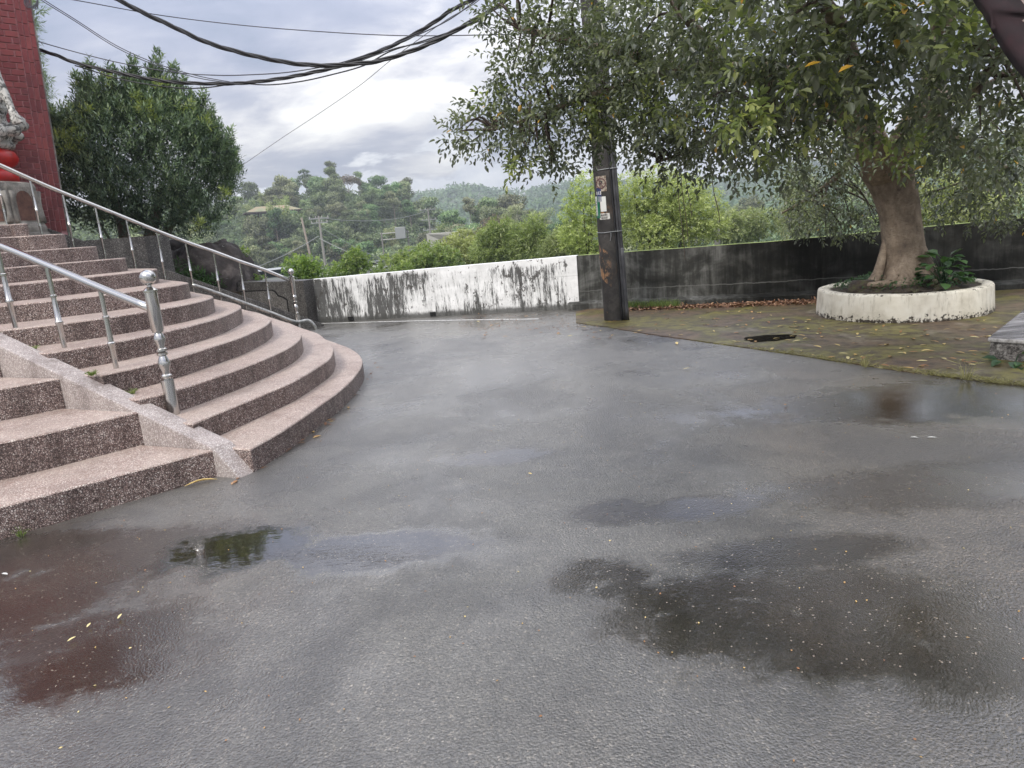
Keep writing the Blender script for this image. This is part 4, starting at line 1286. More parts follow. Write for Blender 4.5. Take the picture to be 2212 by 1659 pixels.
from_bm('root', bm, M_BARK, fig, sm=True)

LIMBS = [
 ([trunk_top + Vector((0, 0, -.15)), spot(1855, 265, 8.7), spot(1790, 205, 8.1), spot(1690, 165, 7.5), spot(1570, 155, 7.3), spot(1440, 150, 7.4), spot(1372, 127, 7.5), spot(1270, 100, 7.6), spot(1120, 60, 7.6)], .20, .03),
 ([trunk_top + Vector((0, 0, -.12)), spot(1985, 265, 8.8), spot(2010, 200, 8.6), spot(2030, 110, 8.0), spot(2040, 0, 7.2), spot(2050, -120, 6.4)], .21, .06),
 ([spot(1440, 150, 7.4), spot(1350, 185, 7.4), spot(1250, 215, 7.4), spot(1160, 250, 7.5), spot(1070, 280, 7.55)], .055, .012),
 ([spot(1790, 205, 8.1), spot(1740, 230, 6.9), spot(1680, 230, 6.0), spot(1620, 240, 5.3)], .07, .015),
 ([spot(1690, 165, 7.5), spot(1600, 260, 7.3), spot(1500, 320, 7.2), spot(1420, 350, 7.3)], .06, .012),
 ([spot(1855, 265, 8.7), spot(1850, 180, 7.2), spot(1830, 90, 6.0), spot(1790, 20, 5.0), spot(1700, -80, 4.3)], .10, .03),
 ([spot(2010, 200, 8.6), spot(2080, 210, 7.4), spot(2130, 160, 6.3), spot(2180, 100, 5.4)], .08, .02),
 ([spot(2000, 230, 8.8), spot(2060, 300, 9.6), spot(2120, 340, 10.6), spot(2200, 370, 11.5)], .10, .02),
 ([trunk_top + Vector((0, 0, .05)), spot(1880, 290, 9.6), spot(1830, 360, 10.6), spot(1760, 420, 11.3), spot(1690, 460, 11.8)], .10, .015),
 ([trunk_top + Vector((.1, 0, -.1)), spot(2010, 270, 9.7), spot(2060, 330, 10.5), spot(2110, 400, 11.2)], .08, .02),
 ([spot(1570, 155, 7.3), spot(1500, 60, 6.6), spot(1440, -20, 6.0), spot(1380, -120, 5.6)], .07, .02),
 ([spot(2030, 110, 8.0), spot(1960, 60, 6.3), spot(1900, -40, 5.2), spot(1850, -200, 4.5)], .08, .02)]
limb_nodes = []
for k, (pts, r0, r1) in enumerate(LIMBS):
    P = spline([tuple(q) for q in pts], 5)
    for q in P: limb_nodes.append(q)
    bm = bmesh.new()
    n = len(P)
    tube(bm, [tuple(q) for q in P], [r0 + (r1 - r0) * (i / (n - 1)) ** .7 for i in range(n)], 12 if r0 > .1 else 7, wob=lambda i, a: 1 + .06 * math.sin(2 * a + i * .4))
    from_bm('limb', bm, M_BARK, fig, sm=True)

CL = [(1000, 288, 7.6, .20), (1045, 275, 7.6, .34), (1095, 235, 7.6, .42), (1120, 290, 7.5, .38), (1175, 340, 7.4, .26), (1195, 300, 7.3, .38), (1165, 205, 7.6, .50), (1225, 255, 7.3, .45), (1200, 372, 7.4, .12),
 (1050, 20, 7.6, .22), (1110, 25, 7.6, .36), (1150, 110, 7.7, .44), (1115, 165, 7.6, .30), (1205, 60, 7.6, .52), (1170, -40, 7.6, .55), (1290, 40, 7.4, .62), (1290, 150, 7.4, .60), (1278, 235, 7.3, .48), (1355, 95, 7.2, .62), (1345, 190, 7.2, .52), (1300, 290, 7.2, .22),
 (1420, 190, 7.0, .60), (1400, 275, 7.0, .42), (1435, 310, 7.0, .32), (1370, 255, 7.1, .36), (1480, 90, 6.8, .70), (1500, 200, 6.6, .60), (1500, 285, 6.8, .40), (1470, 345, 7.1, .24), (1550, 350, 7.2, .26), (1590, 290, 6.4, .40), (1600, 210, 5.8, .52), (1600, 90, 6.0, .62), (1640, 385, 7.2, .22),
 (1690, 260, 5.6, .46), (1690, 140, 5.4, .55), (1700, 325, 6.8, .36), (1760, 60, 5.2, .55), (1780, 160, 5.6, .40), (1760, 250, 6.4, .30), (1760, 330, 7.4, .30), (1880, 60, 5.0, .55), (1890, 140, 5.4, .38), (1885, 215, 6.4, .24), (1930, 325, 7.6, .14),
 (1980, 70, 5.2, .55), (1985, 140, 5.8, .34), (2070, 70, 5.4, .52), (2080, 170, 5.9, .52), (2130, 260, 6.6, .48), (2180, 180, 5.6, .55), (2200, 290, 6.6, .50), (2150, 100, 5.6, .4), (1430, 20, 6.6, .65), (1560, 0, 5.8, .65), (1700, 0, 5.2, .6), (1830, -30, 4.8, .6), (1980, -20, 5.0, .55), (1350, -10, 7.0, .6),
 (2070, 245, 8.0, .22), (2090, 320, 9.5, .60), (2060, 410, 10.9, .38), (2110, 430, 11.0, .48), (2170, 370, 10.4, .75), (2200, 440, 11.2, .50), (2230, 300, 10, .8), (2020, 455, 11.6, .22), (2140, 300, 9.4, .5),
 (1735, 420, 11.2, .40), (1745, 475, 11.6, .28), (1780, 465, 11.2, .45), (1780, 385, 10.6, .50), (1840, 440, 11.0, .46), (1860, 350, 10.2, .40), (1840, 490, 11.5, .26), (1880, 465, 11.3, .34), (1760, 345, 10.4, .42), (1700, 285, 9.2, .36), (1800, 310, 9.8, .40), (2010, 330, 10.4, .22),
 # overhead canopy beyond the top of the picture, seen only in the wet road
 (1300, -150, 6.6, .8), (1450, -180, 6.0, .8), (1600, -200, 5.4, .8), (1750, -180, 4.8, .75), (1900, -200, 4.6, .75), (2050, -180, 4.8, .75), (2200, -100, 5.2, .7), (2330, 60, 5.8, .8), (2350, 250, 7.0, .9), (2400, 380, 9, 1.0), (1500, -400, 5.4, .8), (1700, -420, 4.6, .8), (1900, -450, 4.2, .8), (2120, -420, 4.4, .8), (1350, -330, 6.2, .8)]
figF = Foliage()
twF_V = []; twF_F = []; twn = 0
near_leaf = []
for (px_, py_, D, r) in CL:
    c = spot(px_, py_, D)
    rng = RNG
    vis = (0 <= py_ <= 560 and px_ < 2230)
    dens = (135 if D < 5.9 else 160) if vis else 26
    n = int(dens * r ** 2 * 1.55) + 5
    if D > 9: n = int(n * 1.1)
    pts, dr_ = crown_points(tuple(c), (r * 1.05, r * 1.05, r * .55), n, rng, .15)
    out = dr_ * .8 + rand_dirs(n, rng) * .6 + np.array([0, 0, -.15])
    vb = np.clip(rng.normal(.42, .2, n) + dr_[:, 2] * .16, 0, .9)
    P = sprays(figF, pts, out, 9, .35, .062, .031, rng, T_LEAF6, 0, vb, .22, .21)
    if vis and D < 5.7:
        near_leaf.append(P)
    # twigs from the nearest limb
    for j in range(3 if vis else 1):
        e = Vector(pts[rng.integers(n)])
        a = min(limb_nodes, key=lambda q: (q - e).length)
        mid = a.lerp(e, .55) + Vector(tuple(rand_dirs(1, rng)[0])) * .08 + Vector((0, 0, .06))
        V, F = tube_arrays([tuple(q) for q in spline([tuple(a), tuple(mid), tuple(e)], 4)], list(np.linspace(.018, .004, 9)), 5)
        twF_V += [tuple(v) for v in V]; twF_F += [tuple(twn + i for i in f) for f in F]; twn += len(V)
NEWL = [(1612, 232, 5.0, .09), (1560, 250, 5.2, .07), (1648, 256, 5.0, .11), (1600, 150, 5.1, .05), (1420, 232, 6.6, .14), (1455, 245, 6.4, .12), (1310, 240, 7.0, .12), (1750, 268, 5.4, .07), (1580, 20, 5.2, .08), (1660, 20, 5.0, .07), (1790, 130, 5.0, .06), (1935, 300, 6.4, .14), (1960, 325, 6.6, .12), (1900, 275, 6.2, .12), (1110, 355, 7.3, .10), (1060, 215, 7.5, .06), (1670, 330, 5.8, .07), (1830, 205, 5.2, .07), (1700, 200, 5.0, .05), (2080, 60, 4.8, .09), (1990, 20, 4.6, .09), (1280, 250, 7.0, .1)]
for (px_, py_, D, r) in NEWL:
    c = spot(px_, py_, D)
    n = int(r * 60) + 2
    pts, dr_ = crown_points(tuple(c), (r, r, r * .7), n, RNG, .1)
    sprays(figF, pts, dr_ + np.array([0, -.3, .1]), 8, .3, .075, .034, RNG, T_LEAF6, 1, None, .25, .16)
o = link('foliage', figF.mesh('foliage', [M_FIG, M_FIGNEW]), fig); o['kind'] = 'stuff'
o = link('twigs', np_mesh('twigs', np.array(twF_V), np.array(twF_F), M_TWIG), fig); o['kind'] = 'stuff'
# large near leaves hung singly from the front of the crown
LM = []
for v in (.25, .45, .62, .88, 1.0):
    V, F, k = leaves(np.zeros((1, 3)), np.array([[0, 1.0, 0]]), np.array([[0, 0, 1.0]]), np.array([.09]), np.array([.046]), T_LEAF6)
    LM.append(np_mesh('leaf', V, F, M_FIG if v < .9 or v == 1.0 else M_FIGNEW, np.full(len(F), v)))
sel = np.concatenate(near_leaf)
sel = sel[RNG.permutation(len(sel))[:4000]]
dist = np.linalg.norm(sel - np.array([0, 0, 1.5]), axis=1)
sel = sel[np.argsort(dist)[:260]]
for q in sel:
    o = bpy.data.objects.new('leaf', LM[int(RNG.choice([0, 1, 1, 2, 2, 3, 4], p=[.2, .2, .15, .2, .15, .07, .03]))]); COL.objects.link(o)
    o.parent = fig; o.matrix_parent_inverse = fig.matrix_world.inverted()
    e = Vector(tuple(q)) + Vector((0, -.04, -.02))
    o.matrix_world = Matrix.Translation(e) @ Matrix.Rotation(RNG.uniform(0, 6.28), 4, 'Z') @ Matrix.Rotation(RNG.uniform(-1.0, .4), 4, 'X') @ Matrix.Rotation(RNG.uniform(-.5, .5), 4, 'Y')
# hanging aerial roots
bm = bmesh.new()
for px_, y0, y1, D in ((1455, 290, 560, 11.2), (1462, 285, 520, 11.4), (1470, 300, 470, 11.1), (1530, 330, 480, 9.5)):
    a = spot(px_, y0, D); b = spot(px_ + 24, y1, D)
    tube(bm, [tuple(a.lerp(b, t) + Vector((.01 * math.sin(t * 9), 0, 0))) for t in np.linspace(0, 1, 10)], .005, 4)
from_bm('aerial_root', bm, M_TWIG, fig)

# ------------------------------------------------------------------ heart-leaved plant in planter, weeds
def leafy_plant(name, c, n, h, sp, lf, m, label, cat, seed, group=None, tmpl=T_LEAF6, dome=.5):
    rng = np.random.default_rng(seed)
    root = thing(name, c, label, cat, group)
    d = rand_dirs(n, rng); d[:, 2] = np.abs(d[:, 2])
    pts = np.array(c) + d * np.array([sp, sp, h]) * (rng.uniform(.35, 1, n) ** .5)[:, None]
    f = Foliage()
    dd = d * np.array([1, 1, .2]) + rand_dirs(n, rng) * .3 + np.array([0, 0, -.25])
    nn_ = np.array([0, 0, 1.0]) + d * .5 + rand_dirs(n, rng) * .3
    f.add(leaves(pts, dd, nn_, lf * rng.uniform(.7, 1.25, n), lf * .85 * rng.uniform(.7, 1.2, n), tmpl), rng.uniform(0, 1, n))
    o = link('foliage', f.mesh('foliage', [m]), root)
    bm = bmesh.new()
    for q in pts[::2]:
        a = Vector(c) + Vector((random.uniform(-.04, .04), random.uniform(-.04, .04), -.02)); e = Vector(tuple(q))
        tube(bm, [tuple(a), tuple(a.lerp(e, .6) + Vector((0, 0, h * .12))), tuple(e)], [.005, .004, .002], 4)
    from_bm('stems', bm, m, root)
    return root


def gz(px_, py_, z=0.0):
    d = _f * FOC + _rt * (px_ - IMG_CX) + _up * (IMG_CY - py_)
    t = (z - EYE) / d[2]; return (d[0] * t, d[1] * t, z)


hp_ = spot(2035, 592, 9.9)
leafy_plant('heart_leaf_plant', (hp_.x, hp_.y, .42), 60, .36, .27, .13, M_HEART, 'dark green heart-leaved plant beside the fig trunk in planter', 'plant', 3)
gp = Vector(gz(2190, 786))
leafy_plant('ground_plant', (gp.x + .02, gp.y - .05, .0), 16, .10, .22, .10, M_HEART, 'broad-leaved weed growing at the foot of the stone slab', 'weed', 5)


def grass_tuft(c, n, h, m, label, seed, group='grass tufts along the asphalt edges', name='grass_tuft'):
    rng = np.random.default_rng(seed)
    f = Foliage()
    a = rng.uniform(0, 6.28, n)
    base = np.array(c) + np.c_[np.cos(a), np.sin(a), np.zeros(n)] * .025 * rng.uniform(0, 1, n)[:, None]
    for k in range(2):
        dd = np.c_[np.cos(a) * (.35 + .7 * k), np.sin(a) * (.35 + .7 * k), np.full(n, 1.0 - .75 * k)]
        L_ = h * rng.uniform(.5, 1.1, n) * (.6 if k == 0 else .5)
        f.add(leaves(base, dd, rand_dirs(n, rng), L_, np.full(n, .006 * (1.2 - .4 * k)), T_DIA), rng.uniform(0, 1, n))
        base = base + dd / np.linalg.norm(dd, axis=1, keepdims=True) * L_[:, None] * .95
    o = link(name, f.mesh(name, [m]))
    return tag(o, label, 'grass tuft', group)


for i, (px_, py_, n, h, m, lab) in enumerate([
    (1868, 795, 22, .22, M_DRYGRASS, 'pale dry grass tuft with tall blade below the planter'),
    (2085, 822, 26, .26, M_DRYGRASS, 'straw-coloured grass tuft with arching blades near the stone slab'),
    (2010, 812, 14, .10, M_DRYGRASS, 'small dry grass clump at the asphalt edge between two larger tufts'),
    (762, 835, 12, .14, M_GRASS, 'thin green grass blades growing at the outer curve of the lowest step'),
    (738, 862, 16, .08, M_GRASS, 'short green weed against the lowest step beside the drop of leaves'),
    (585, 975, 20, .07, M_GRASS, 'low spreading weed at the foot of the step near the stringer end'),
    (604, 965, 14, .08, M_GRASS, 'small green weed just right of the stringer end'),
    (516, 1018, 14, .09, M_GRASS, 'green weed growing under the rounded stringer foot'),
    (488, 1022, 12, .08, M_GRASS, 'little weed left of the stringer foot'),
    (250, 1090, 10, .07, M_GRASS, 'tiny weed midway along the bottom left step'),
    (45, 1160, 16, .08, M_GRASS, 'weed at the foot of the bottom left step near the picture edge'),
    ]):
    grass_tuft(gz(px_, py_), n, h, m, lab, 40 + i)
for i, (px_, py_, z, lab) in enumerate([(283, 852, .495, 'yellow-green moss tuft at the stringer near the newel'), (200, 812, .66, 'small yellow-green moss tuft between two balusters'), (72, 757, .825, 'yellow-green moss tuft at the stringer by the leftmost near baluster')]):
    c = gz(px_, py_, z)
    grass_tuft(c, 60, .06, M_VINE, lab, 70 + i, 'moss tufts on the steps', 'moss_tuft')

# strip of dry grass along the apron edge, and fine grass at the pole foot (uncountable)
rngs = np.random.default_rng(11)
f = Foliage()
E_ = spline([(a, b, 0) for a, b in apron_edge[4:10]], 30)
base = []
for _ in range(2600):
    q = E_[int(len(E_) * (rngs.uniform() ** .6)) % len(E_)]
    base.append((q.x + rngs.normal(0, .035) + .02, q.y + rngs.normal(0, .035) + .02, .008))
base = np.array(base); n = len(base)
a = rngs.uniform(0, 6.28, n)
f.add(leaves(base, np.c_[np.cos(a) * 1.3, np.sin(a) * 1.3, rngs.uniform(.1, .8, n)], rand_dirs(n, rngs), rngs.uniform(.02, .07, n), np.full(n, .004), T_DIA), rngs.uniform(0, 1, n))
o = link('grass', f.mesh('grass', [M_DRYGRASS])); tag(o, 'sparse dry grass along the edge of the mossy concrete', 'grass', kind='stuff')
f = Foliage()
gx = np.c_[rngs.uniform(1.75, 2.75, 1500), np.zeros(1500), np.full(1500, .01)]
gx[:, 1] = 11.75 - (gx[:, 0] - 1.8) * .40 - rngs.uniform(.0, .35, 1500)
a = rngs.uniform(0, 6.28, 1500)
f.add(leaves(gx, np.c_[np.cos(a) * .5, np.sin(a) * .5, np.ones(1500)], rand_dirs(1500, rngs), rngs.uniform(.05, .17, 1500), np.full(1500, .006), T_DIA), rngs.uniform(0, 1, 1500))
o = link('grass', f.mesh('grass', [M_GRASS])); tag(o, 'green grass growing between the pole and the dark wall', 'grass', kind='stuff')

# ------------------------------------------------------------------ fallen leaves
def curled_leaf_me(seed, m, v):
    rng = np.random.default_rng(seed)
    n = 5; V = []; F = []
    for i in range(n + 1):
        t = i / n; w = math.sin(math.pi * min(1, t * .94 + .03)) ** .8 * .5
        z = .10 * math.sin(t * math.pi) + rng.uniform(-.02, .02)
        for s_ in (-1, 0, 1): V.append((s_ * w * .55, t - .5, z + abs(s_) * (.12 + rng.uniform(0, .08)) * w + .02))
    for i in range(n):
        for k in (0, 1): F.append((i * 3 + k, i * 3 + k + 1, i * 3 + k + 4, i * 3 + k + 3))
    return np_mesh('fallen_leaf', np.array(V), np.array(F), m, np.full(len(F), v))


LEAFM = [curled_leaf_me(s, M_FALLEN, v) for s, v in enumerate((.15, .4, .6, .8, .95))]
BROWNM = [curled_leaf_me(20 + s, M_BROWNLEAF, v) for s, v in enumerate((.2, .6, .9))]
rl = np.random.default_rng(21)


def drop(c, me, size, label, group):
    o = bpy.data.objects.new('fallen_leaf', me); COL.objects.link(o)
    o.location = (c[0], c[1], c[2] + .004); o.rotation_euler = (rl.uniform(-.15, .15), rl.uniform(-.15, .15), rl.uniform(0, 6.28))
    o.scale = (size * .62, size, size * .35)
    tag(o, label, 'leaf', group)


cnt = 0
while cnt < 165:     # scattered over the mossy concrete
    px_, py_ = rl.uniform(1290, 2150), rl.uniform(672, 800)
    c = gz(px_, py_, .012)
    # right of the asphalt edge only
    ex = float(np.interp(c[1], [q[1] for q in reversed(apron_edge)], [q[0] for q in reversed(apron_edge)]))
    if c[0] < ex + .05 or math.hypot(c[0] - pl_c.x, c[1] - pl_c.y) < 1.08 or c[1] > 10.9 - (c[0] - 4) * .2: continue
    if (c[0] - 4.15) * .74 - (c[1] - 6.0) * .68 > -.05: continue
    drop(c, LEAFM[rl.integers(5)], rl.uniform(.05, .095), 'yellow or tan fallen leaf lying on the mossy concrete near the planter', 'fallen leaves on the mossy concrete')
    cnt += 1
for _ in range(38):   # on the asphalt near the pole
    px_ = rl.uniform(1000, 1420); py_ = rl.uniform(682, 735)
    drop(gz(px_, py_), LEAFM[rl.integers(5)] if rl.uniform() < .6 else BROWNM[rl.integers(3)], rl.uniform(.05, .09), 'fallen leaf on the asphalt left of the utility pole', 'fallen leaves on the asphalt by the pole')
for (px_, py_, s_, k, lab) in [(1483, 797, .07, 4, 'lone yellow leaf on open asphalt right of the picture centre'), (155, 1382, .035, 4, 'small yellow leaf, lowest of three on the wet asphalt at lower left'), (192, 1352, .03, 4, 'small yellow leaf, middle of three on the wet asphalt at lower left'), (259, 1333, .035, 4, 'small yellow leaf, rightmost of three on the wet asphalt at lower left'), (1697, 875, .05, 1, 'tan leaf on asphalt below the shallow pool on concrete'), (1145, 1024, .03, 3, 'tiny yellow-green leaf on the wet asphalt near the picture centre'),
     (1915, 745, .10, 3, 'large yellow leaf on the concrete edge below the puddle'), (1462, 742, .10, 3, 'yellow leaf on the asphalt edge right of the pole')]:
    drop(gz(px_, py_, .01), LEAFM[k], s_, lab, None)
for (px_, py_, s_, lab) in [(1975, 945, .045, 'white paper scrap on the asphalt at right, left one of the pair'), (2013, 945, .05, 'thin white paper scrap on the asphalt at right, right one of the pair'), (10, 1240, .045, 'white scrap on the wet asphalt at the left picture edge')]:
    me = LEAFM[4].copy(); me.materials.clear(); me.materials.append(M_SIGNCLEAN)
    o = bpy.data.objects.new('paper_scrap', me); COL.objects.link(o); o.location = gz(px_, py_, .004); o.rotation_euler = (0, 0, 1.2); o.scale = (s_ * .6, s_, .02)
    tag(o, lab, 'scrap')
for _ in range(46):   # along the foot of the lowest step
    px_, py_ = [(755, 845), (735, 872), (800, 790), (790, 812), (660, 930), (600, 968), (550, 1005), (500, 1030), (700, 905), (640, 945)][rl.integers(10)]
    c = gz(px_ + rl.normal(0, 9) + 8, py_ + rl.normal(0, 7) + 5)
    drop(c, BROWNM[rl.integers(3)] if rl.uniform() < .7 else LEAFM[rl.integers(3)], rl.uniform(.03, .075), 'brown scrap of dead leaf along the foot of the lowest curved step', 'dead leaves along the lowest step')
o = bpy.data.objects.new('dry_bamboo_sheath', LEAFM[3]); COL.objects.link(o); o.location = gz(434, 1043, .01); o.rotation_euler = (0, 0, -1.1); o.scale = (.035, .20, .12)
tag(o, 'long pale dry leaf sheath lying at the corner of the bottom left step', 'leaf')
# litter drift against the wall
f = Foliage()
n = 2400
t_ = rl.uniform(0, 1, n) ** .8
gx = np.c_[1.75 + t_ * 3.0, 11.60 - t_ * 3.0 * .36 - np.abs(rl.normal(0, .13, n)) - .05, .012 + rl.uniform(0, .03, n)]
f.add(leaves(gx, np.c_[rl.normal(size=(n, 2)), rl.normal(0, .25, n)], np.array([0, 0, 1.0]) + rand_dirs(n, rl) * .5, rl.uniform(.04, .08, n), rl.uniform(.015, .035, n), T_LEAF6), rl.uniform(0, 1, n))
o = link('leaf_litter', f.mesh('leaf_litter', [M_BROWNLEAF])); tag(o, 'drift of dead brown leaves along the foot of the dark wall', 'leaf litter', kind='stuff')
f = Foliage(); n = 700
gx = np.array([gz(rl.uniform(990, 1310), rl.uniform(678, 712), .006) for _ in range(n)])
f.add(leaves(gx, np.c_[rl.normal(size=(n, 2)), rl.normal(0, .2, n)], np.array([0, 0, 1.0]) + rand_dirs(n, rl) * .4, rl.uniform(.015, .035, n), rl.uniform(.008, .016, n), T_DIA), rl.uniform(0, 1, n))
o = link('leaf_litter', f.mesh('leaf_litter', [M_BROWNLEAF])); tag(o, 'fine crumbs of dead leaf on the asphalt left of the pole', 'leaf litter', kind='stuff')
# loose bits scattered on asphalt
f = Foliage(); n = 900
gx = np.c_[rl.uniform(-2.6, 4.5, n), rl.uniform(1.4, 11, n), np.full(n, .003)]
f.add(leaves(gx, np.c_[rl.normal(size=(n, 2)), np.zeros(n)], np.array([0, 0, 1.0]) + rand_dirs(n, rl) * .3, rl.uniform(.006, .014, n), rl.uniform(.004, .009, n), T_DIA), rl.uniform(0, 1, n))
o = link('grit', f.mesh('grit', [M_FALLEN])); tag(o, 'pale grit and crumbs strewn over the wet asphalt', 'grit', kind='stuff')

# shallow pool with wet grit on the concrete
bm = bmesh.new()
pv_l = [bm.verts.new((2.96 + math.cos(a) * .30 * (1 + .35 * noise.noise((math.cos(a) * 2, math.sin(a) * 2, 5))), 7.90 + math.sin(a) * .20 * (1 + .35 * noise.noise((math.cos(a) * 2, math.sin(a) * 2, 9))), .0145)) for a in np.linspace(0, 2 * math.pi, 48, endpoint=False)]
bm.faces.new(pv_l)
M_WATER = mat('dark shallow water', color=(.015, .013, .010), rough=.04)
tag(from_bm('puddle', bm, M_WATER), kind='structure')
# low creeping weeds and moss on the planter soil
f = Foliage(); n = 2600
a_ = rl.uniform(0, 6.28, n); q_ = np.sqrt(rl.uniform(0, 1, n)) * .80
gx = np.c_[pl_c.x + q_ * np.cos(a_), pl_c.y + q_ * np.sin(a_) * .97, np.zeros(n)]
dt_ = np.hypot(gx[:, 0] - tree_c.x, gx[:, 1] - tree_c.y)
gx[:, 2] = .325 + .17 * np.exp(-dt_ * dt_ / .25) + .10 * (1 - q_ / .85) + rl.uniform(0, .05, n)
keep = dt_ > .30
gx = gx[keep]; n = len(gx)
f.add(leaves(gx, np.c_[rl.normal(size=(n, 2)), rl.uniform(0, 1, n)], np.array([0, 0, 1.0]) + rand_dirs(n, rl) * .6, rl.uniform(.02, .05, n), rl.uniform(.012, .03, n), T_DIA), rl.uniform(0, .55, n))
o = link('ground_cover', f.mesh('ground_cover', [M_HEART])); tag(o, 'low creeping weeds and moss over the soil in the planter', 'ground cover', kind='stuff')

# ------------------------------------------------------------------ stone slab at right
sl = thing('stone_slab', (4.15, 6.03, 0), 'low grey marble-topped stone slab at the right picture edge', 'stone bench')
sf, ss = Vector((.63, -.78, 0)), Vector((.70, .72, 0))
c0 = Vector((4.17, 6.06, 0))
bm = bmesh.new()
q = [c0 + sf * .02 + ss * .02, c0 + sf * 3.5 + ss * .02, c0 + sf * 3.5 + ss * 2.6, c0 + sf * .02 + ss * 2.6]
prism(bm, [tuple(v)[:2] for v in q], -.05, .165)
from_bm('slab_base', bm, M_BASE, sl)
bm = bmesh.new()
q = [c0, c0 + sf * 3.5, c0 + sf * 3.5 + ss * 2.62, c0 + ss * 2.62]
prism(bm, [tuple(v)[:2] for v in q], .165, .20)
bmesh.ops.recalc_face_normals(bm, faces=bm.faces)
bevel_all(bm, .010, 2)
for f_ in bm.faces: f_.material_index = 0 if f_.normal.z > .95 else 1
from_bm('slab_top', bm, [M_MARBLE, M_MARBLEEDGE], sl)

# ------------------------------------------------------------------ curved awning, upper right
aw = thing('curved_awning', tuple(spot(2190, 60, 4.2)), 'maroon curved fascia and corrugated soffit of an awning at the upper right corner', 'awning')
A = [spot(2100, -90, 4.4), spot(2155, 0, 4.3), spot(2177, 26, 4.25), spot(2193, 50, 4.2), spot(2205, 74, 4.2), spot(2222, 104, 4.15), spot(2250, 145, 4.1), spot(2290, 190, 4.0)]
A = spline([tuple(q) for q in A], 5)
toward = Vector((.62, -.78, .10)).normalized()
bm = bmesh.new()
rows = []
for i, q in enumerate(A):
    t = i / (len(A) - 1)
    w = .09 + .02 * math.sin(t * 3)
    left = Vector((-w * .72, .06, .01)) 
    rows.append([bm.verts.new(q + left), bm.verts.new(q), bm.verts.new(q + toward * .05 + Vector((0, 0, .03))), bm.verts.new(q + left + Vector((0, 0, .08)))])
for a, b in zip(rows, rows[1:]):
    for k in range(4): bm.faces.new((a[k], a[(k + 1) % 4], b[(k + 1) % 4], b[k]))
from_bm('fascia', bm, M_MAROON, aw, sm=True)
bm = bmesh.new()
nv = 60; rows = []
for i in range(nv * 2):
    t = i / (nv * 2 - 1)
    k = t * (len(A) - 1); a = A[int(k)].lerp(A[min(len(A) - 1, int(k) + 1)], k - int(k))
    zz = .012 * math.sin(t * 2 * math.pi * 16)
    a = a + Vector((.0, 0, zz))
    rows.append([bm.verts.new(a + toward * .01), bm.verts.new(a + toward * 1.6 + Vector((0, 0, .25)))])
for a, b in zip(rows, rows[1:]): bm.faces.new((a[0], b[0], b[1], a[1]))
from_bm('soffit', bm, M_SOFFIT, aw, sm=True)

# ------------------------------------------------------------------ overhead cables
def zr(X, Y): return ((300 + X / 1.2289) * .54, Y / 1.2289 * .54)


def cable(pts, D0, D1, r, label, strands=0, m=None, group='overhead cables crossing the sky', twist=7.0):
    P = [zr(*q) for q in pts]
    x0, x1 = P[0][0], P[-1][0]
    W_ = []
    for px_, py_ in P:
        t = (px_ - x0) / (x1 - x0)
        W_.append(tuple(spot(px_, py_, D0 + (D1 - D0) * t)))
    S = spline(W_, 8)
    c = thing('overhead_cable', tuple(S[0]), label, 'cable', group)
    m = m or M_BLACK
    if strands:
        Ln = [0.0]
        for a, b in zip(S, S[1:]): Ln.append(Ln[-1] + (b - a).length)
        N = int(Ln[-1] / .06)
        S2 = []
        xs = np.linspace(0, Ln[-1], N)
        A_ = np.array([tuple(q) for q in S])
        S2 = [Vector((float(np.interp(x, Ln, A_[:, 0])), float(np.interp(x, Ln, A_[:, 1])), float(np.interp(x, Ln, A_[:, 2])))) for x in xs]
        for s_ in range(strands):
            bm = bmesh.new(); pth = []
            for i, q in enumerate(S2):
                t = (S2[min(i + 1, N - 1)] - S2[max(0, i - 1)]).normalized()
                n1_ = t.cross(Vector((0, 0, 1))).normalized(); n2_ = t.cross(n1_)
                a = xs[i] * twist + s_ * 2 * math.pi / strands + .8 * math.sin(xs[i] * .9)
                pth.append(tuple(q + (n1_ * math.cos(a) + n2_ * math.sin(a)) * r * 1.05))
            tube(bm, pth, r, 6)
            from_bm('strand', bm, m, c, sm=True)
    else:
        bm = bmesh.new(); tube(bm, [tuple(q) for q in S], r, 6)
        from_bm('strand', bm, m, c, sm=True)


cable([(-60, -130), (215, 0), (330, 60), (480, 130), (640, 205), (800, 255), (950, 290), (1100, 315), (1250, 322), (1400, 312), (1500, 298), (1650, 252), (1800, 188), (1960, 100), (2040, 55), (2160, -30), (2330, -150)], 11, 10, .016, 'thickest twisted black cable sagging from the upper left corner', 3)
cable([(-370, 190), (-120, 262), (0, 308), (150, 345), (350, 385), (500, 405), (700, 412), (850, 406), (1000, 388), (1150, 360), (1300, 325), (1450, 270), (1600, 205), (1750, 120), (1850, 50), (1950, 0), (2100, -90), (2300, -230)], 14, 10, .015, 'twisted dark cable running from the brick pillar up to the tree crown', 3)
cable([(-370, 150), (0, 255), (250, 315), (500, 357), (700, 370), (850, 368), (1050, 355), (1250, 322), (1400, 280), (1550, 225), (1700, 165), (1850, 90), (2000, -20)], 14, 10, .008, 'thin cable above the bush crossing just over the twisted one', 0, M_GREYWIRE)
cable([(-340, -140), (-180, -20), (0, 95), (200, 222), (400, 312), (600, 372), (780, 406)], 15, 11.5, .007, 'upper of two thin parallel wires descending behind the bush', 0, M_GREYWIRE)
cable([(-350, -140), (-190, -16), (0, 104), (200, 232), (400, 322), (600, 382), (780, 410)], 15, 11.5, .007, 'lower of two thin parallel wires descending behind the bush', 0, M_GREYWIRE)
cable([(-200, -30), (25, 5), (400, 72), (800, 122), (1200, 155), (1600, 175), (2000, 172), (2300, 162), (2480, 150)], 16, 11, .008, 'single thin wire high across the whole sky', 0, M_GREYWIRE)
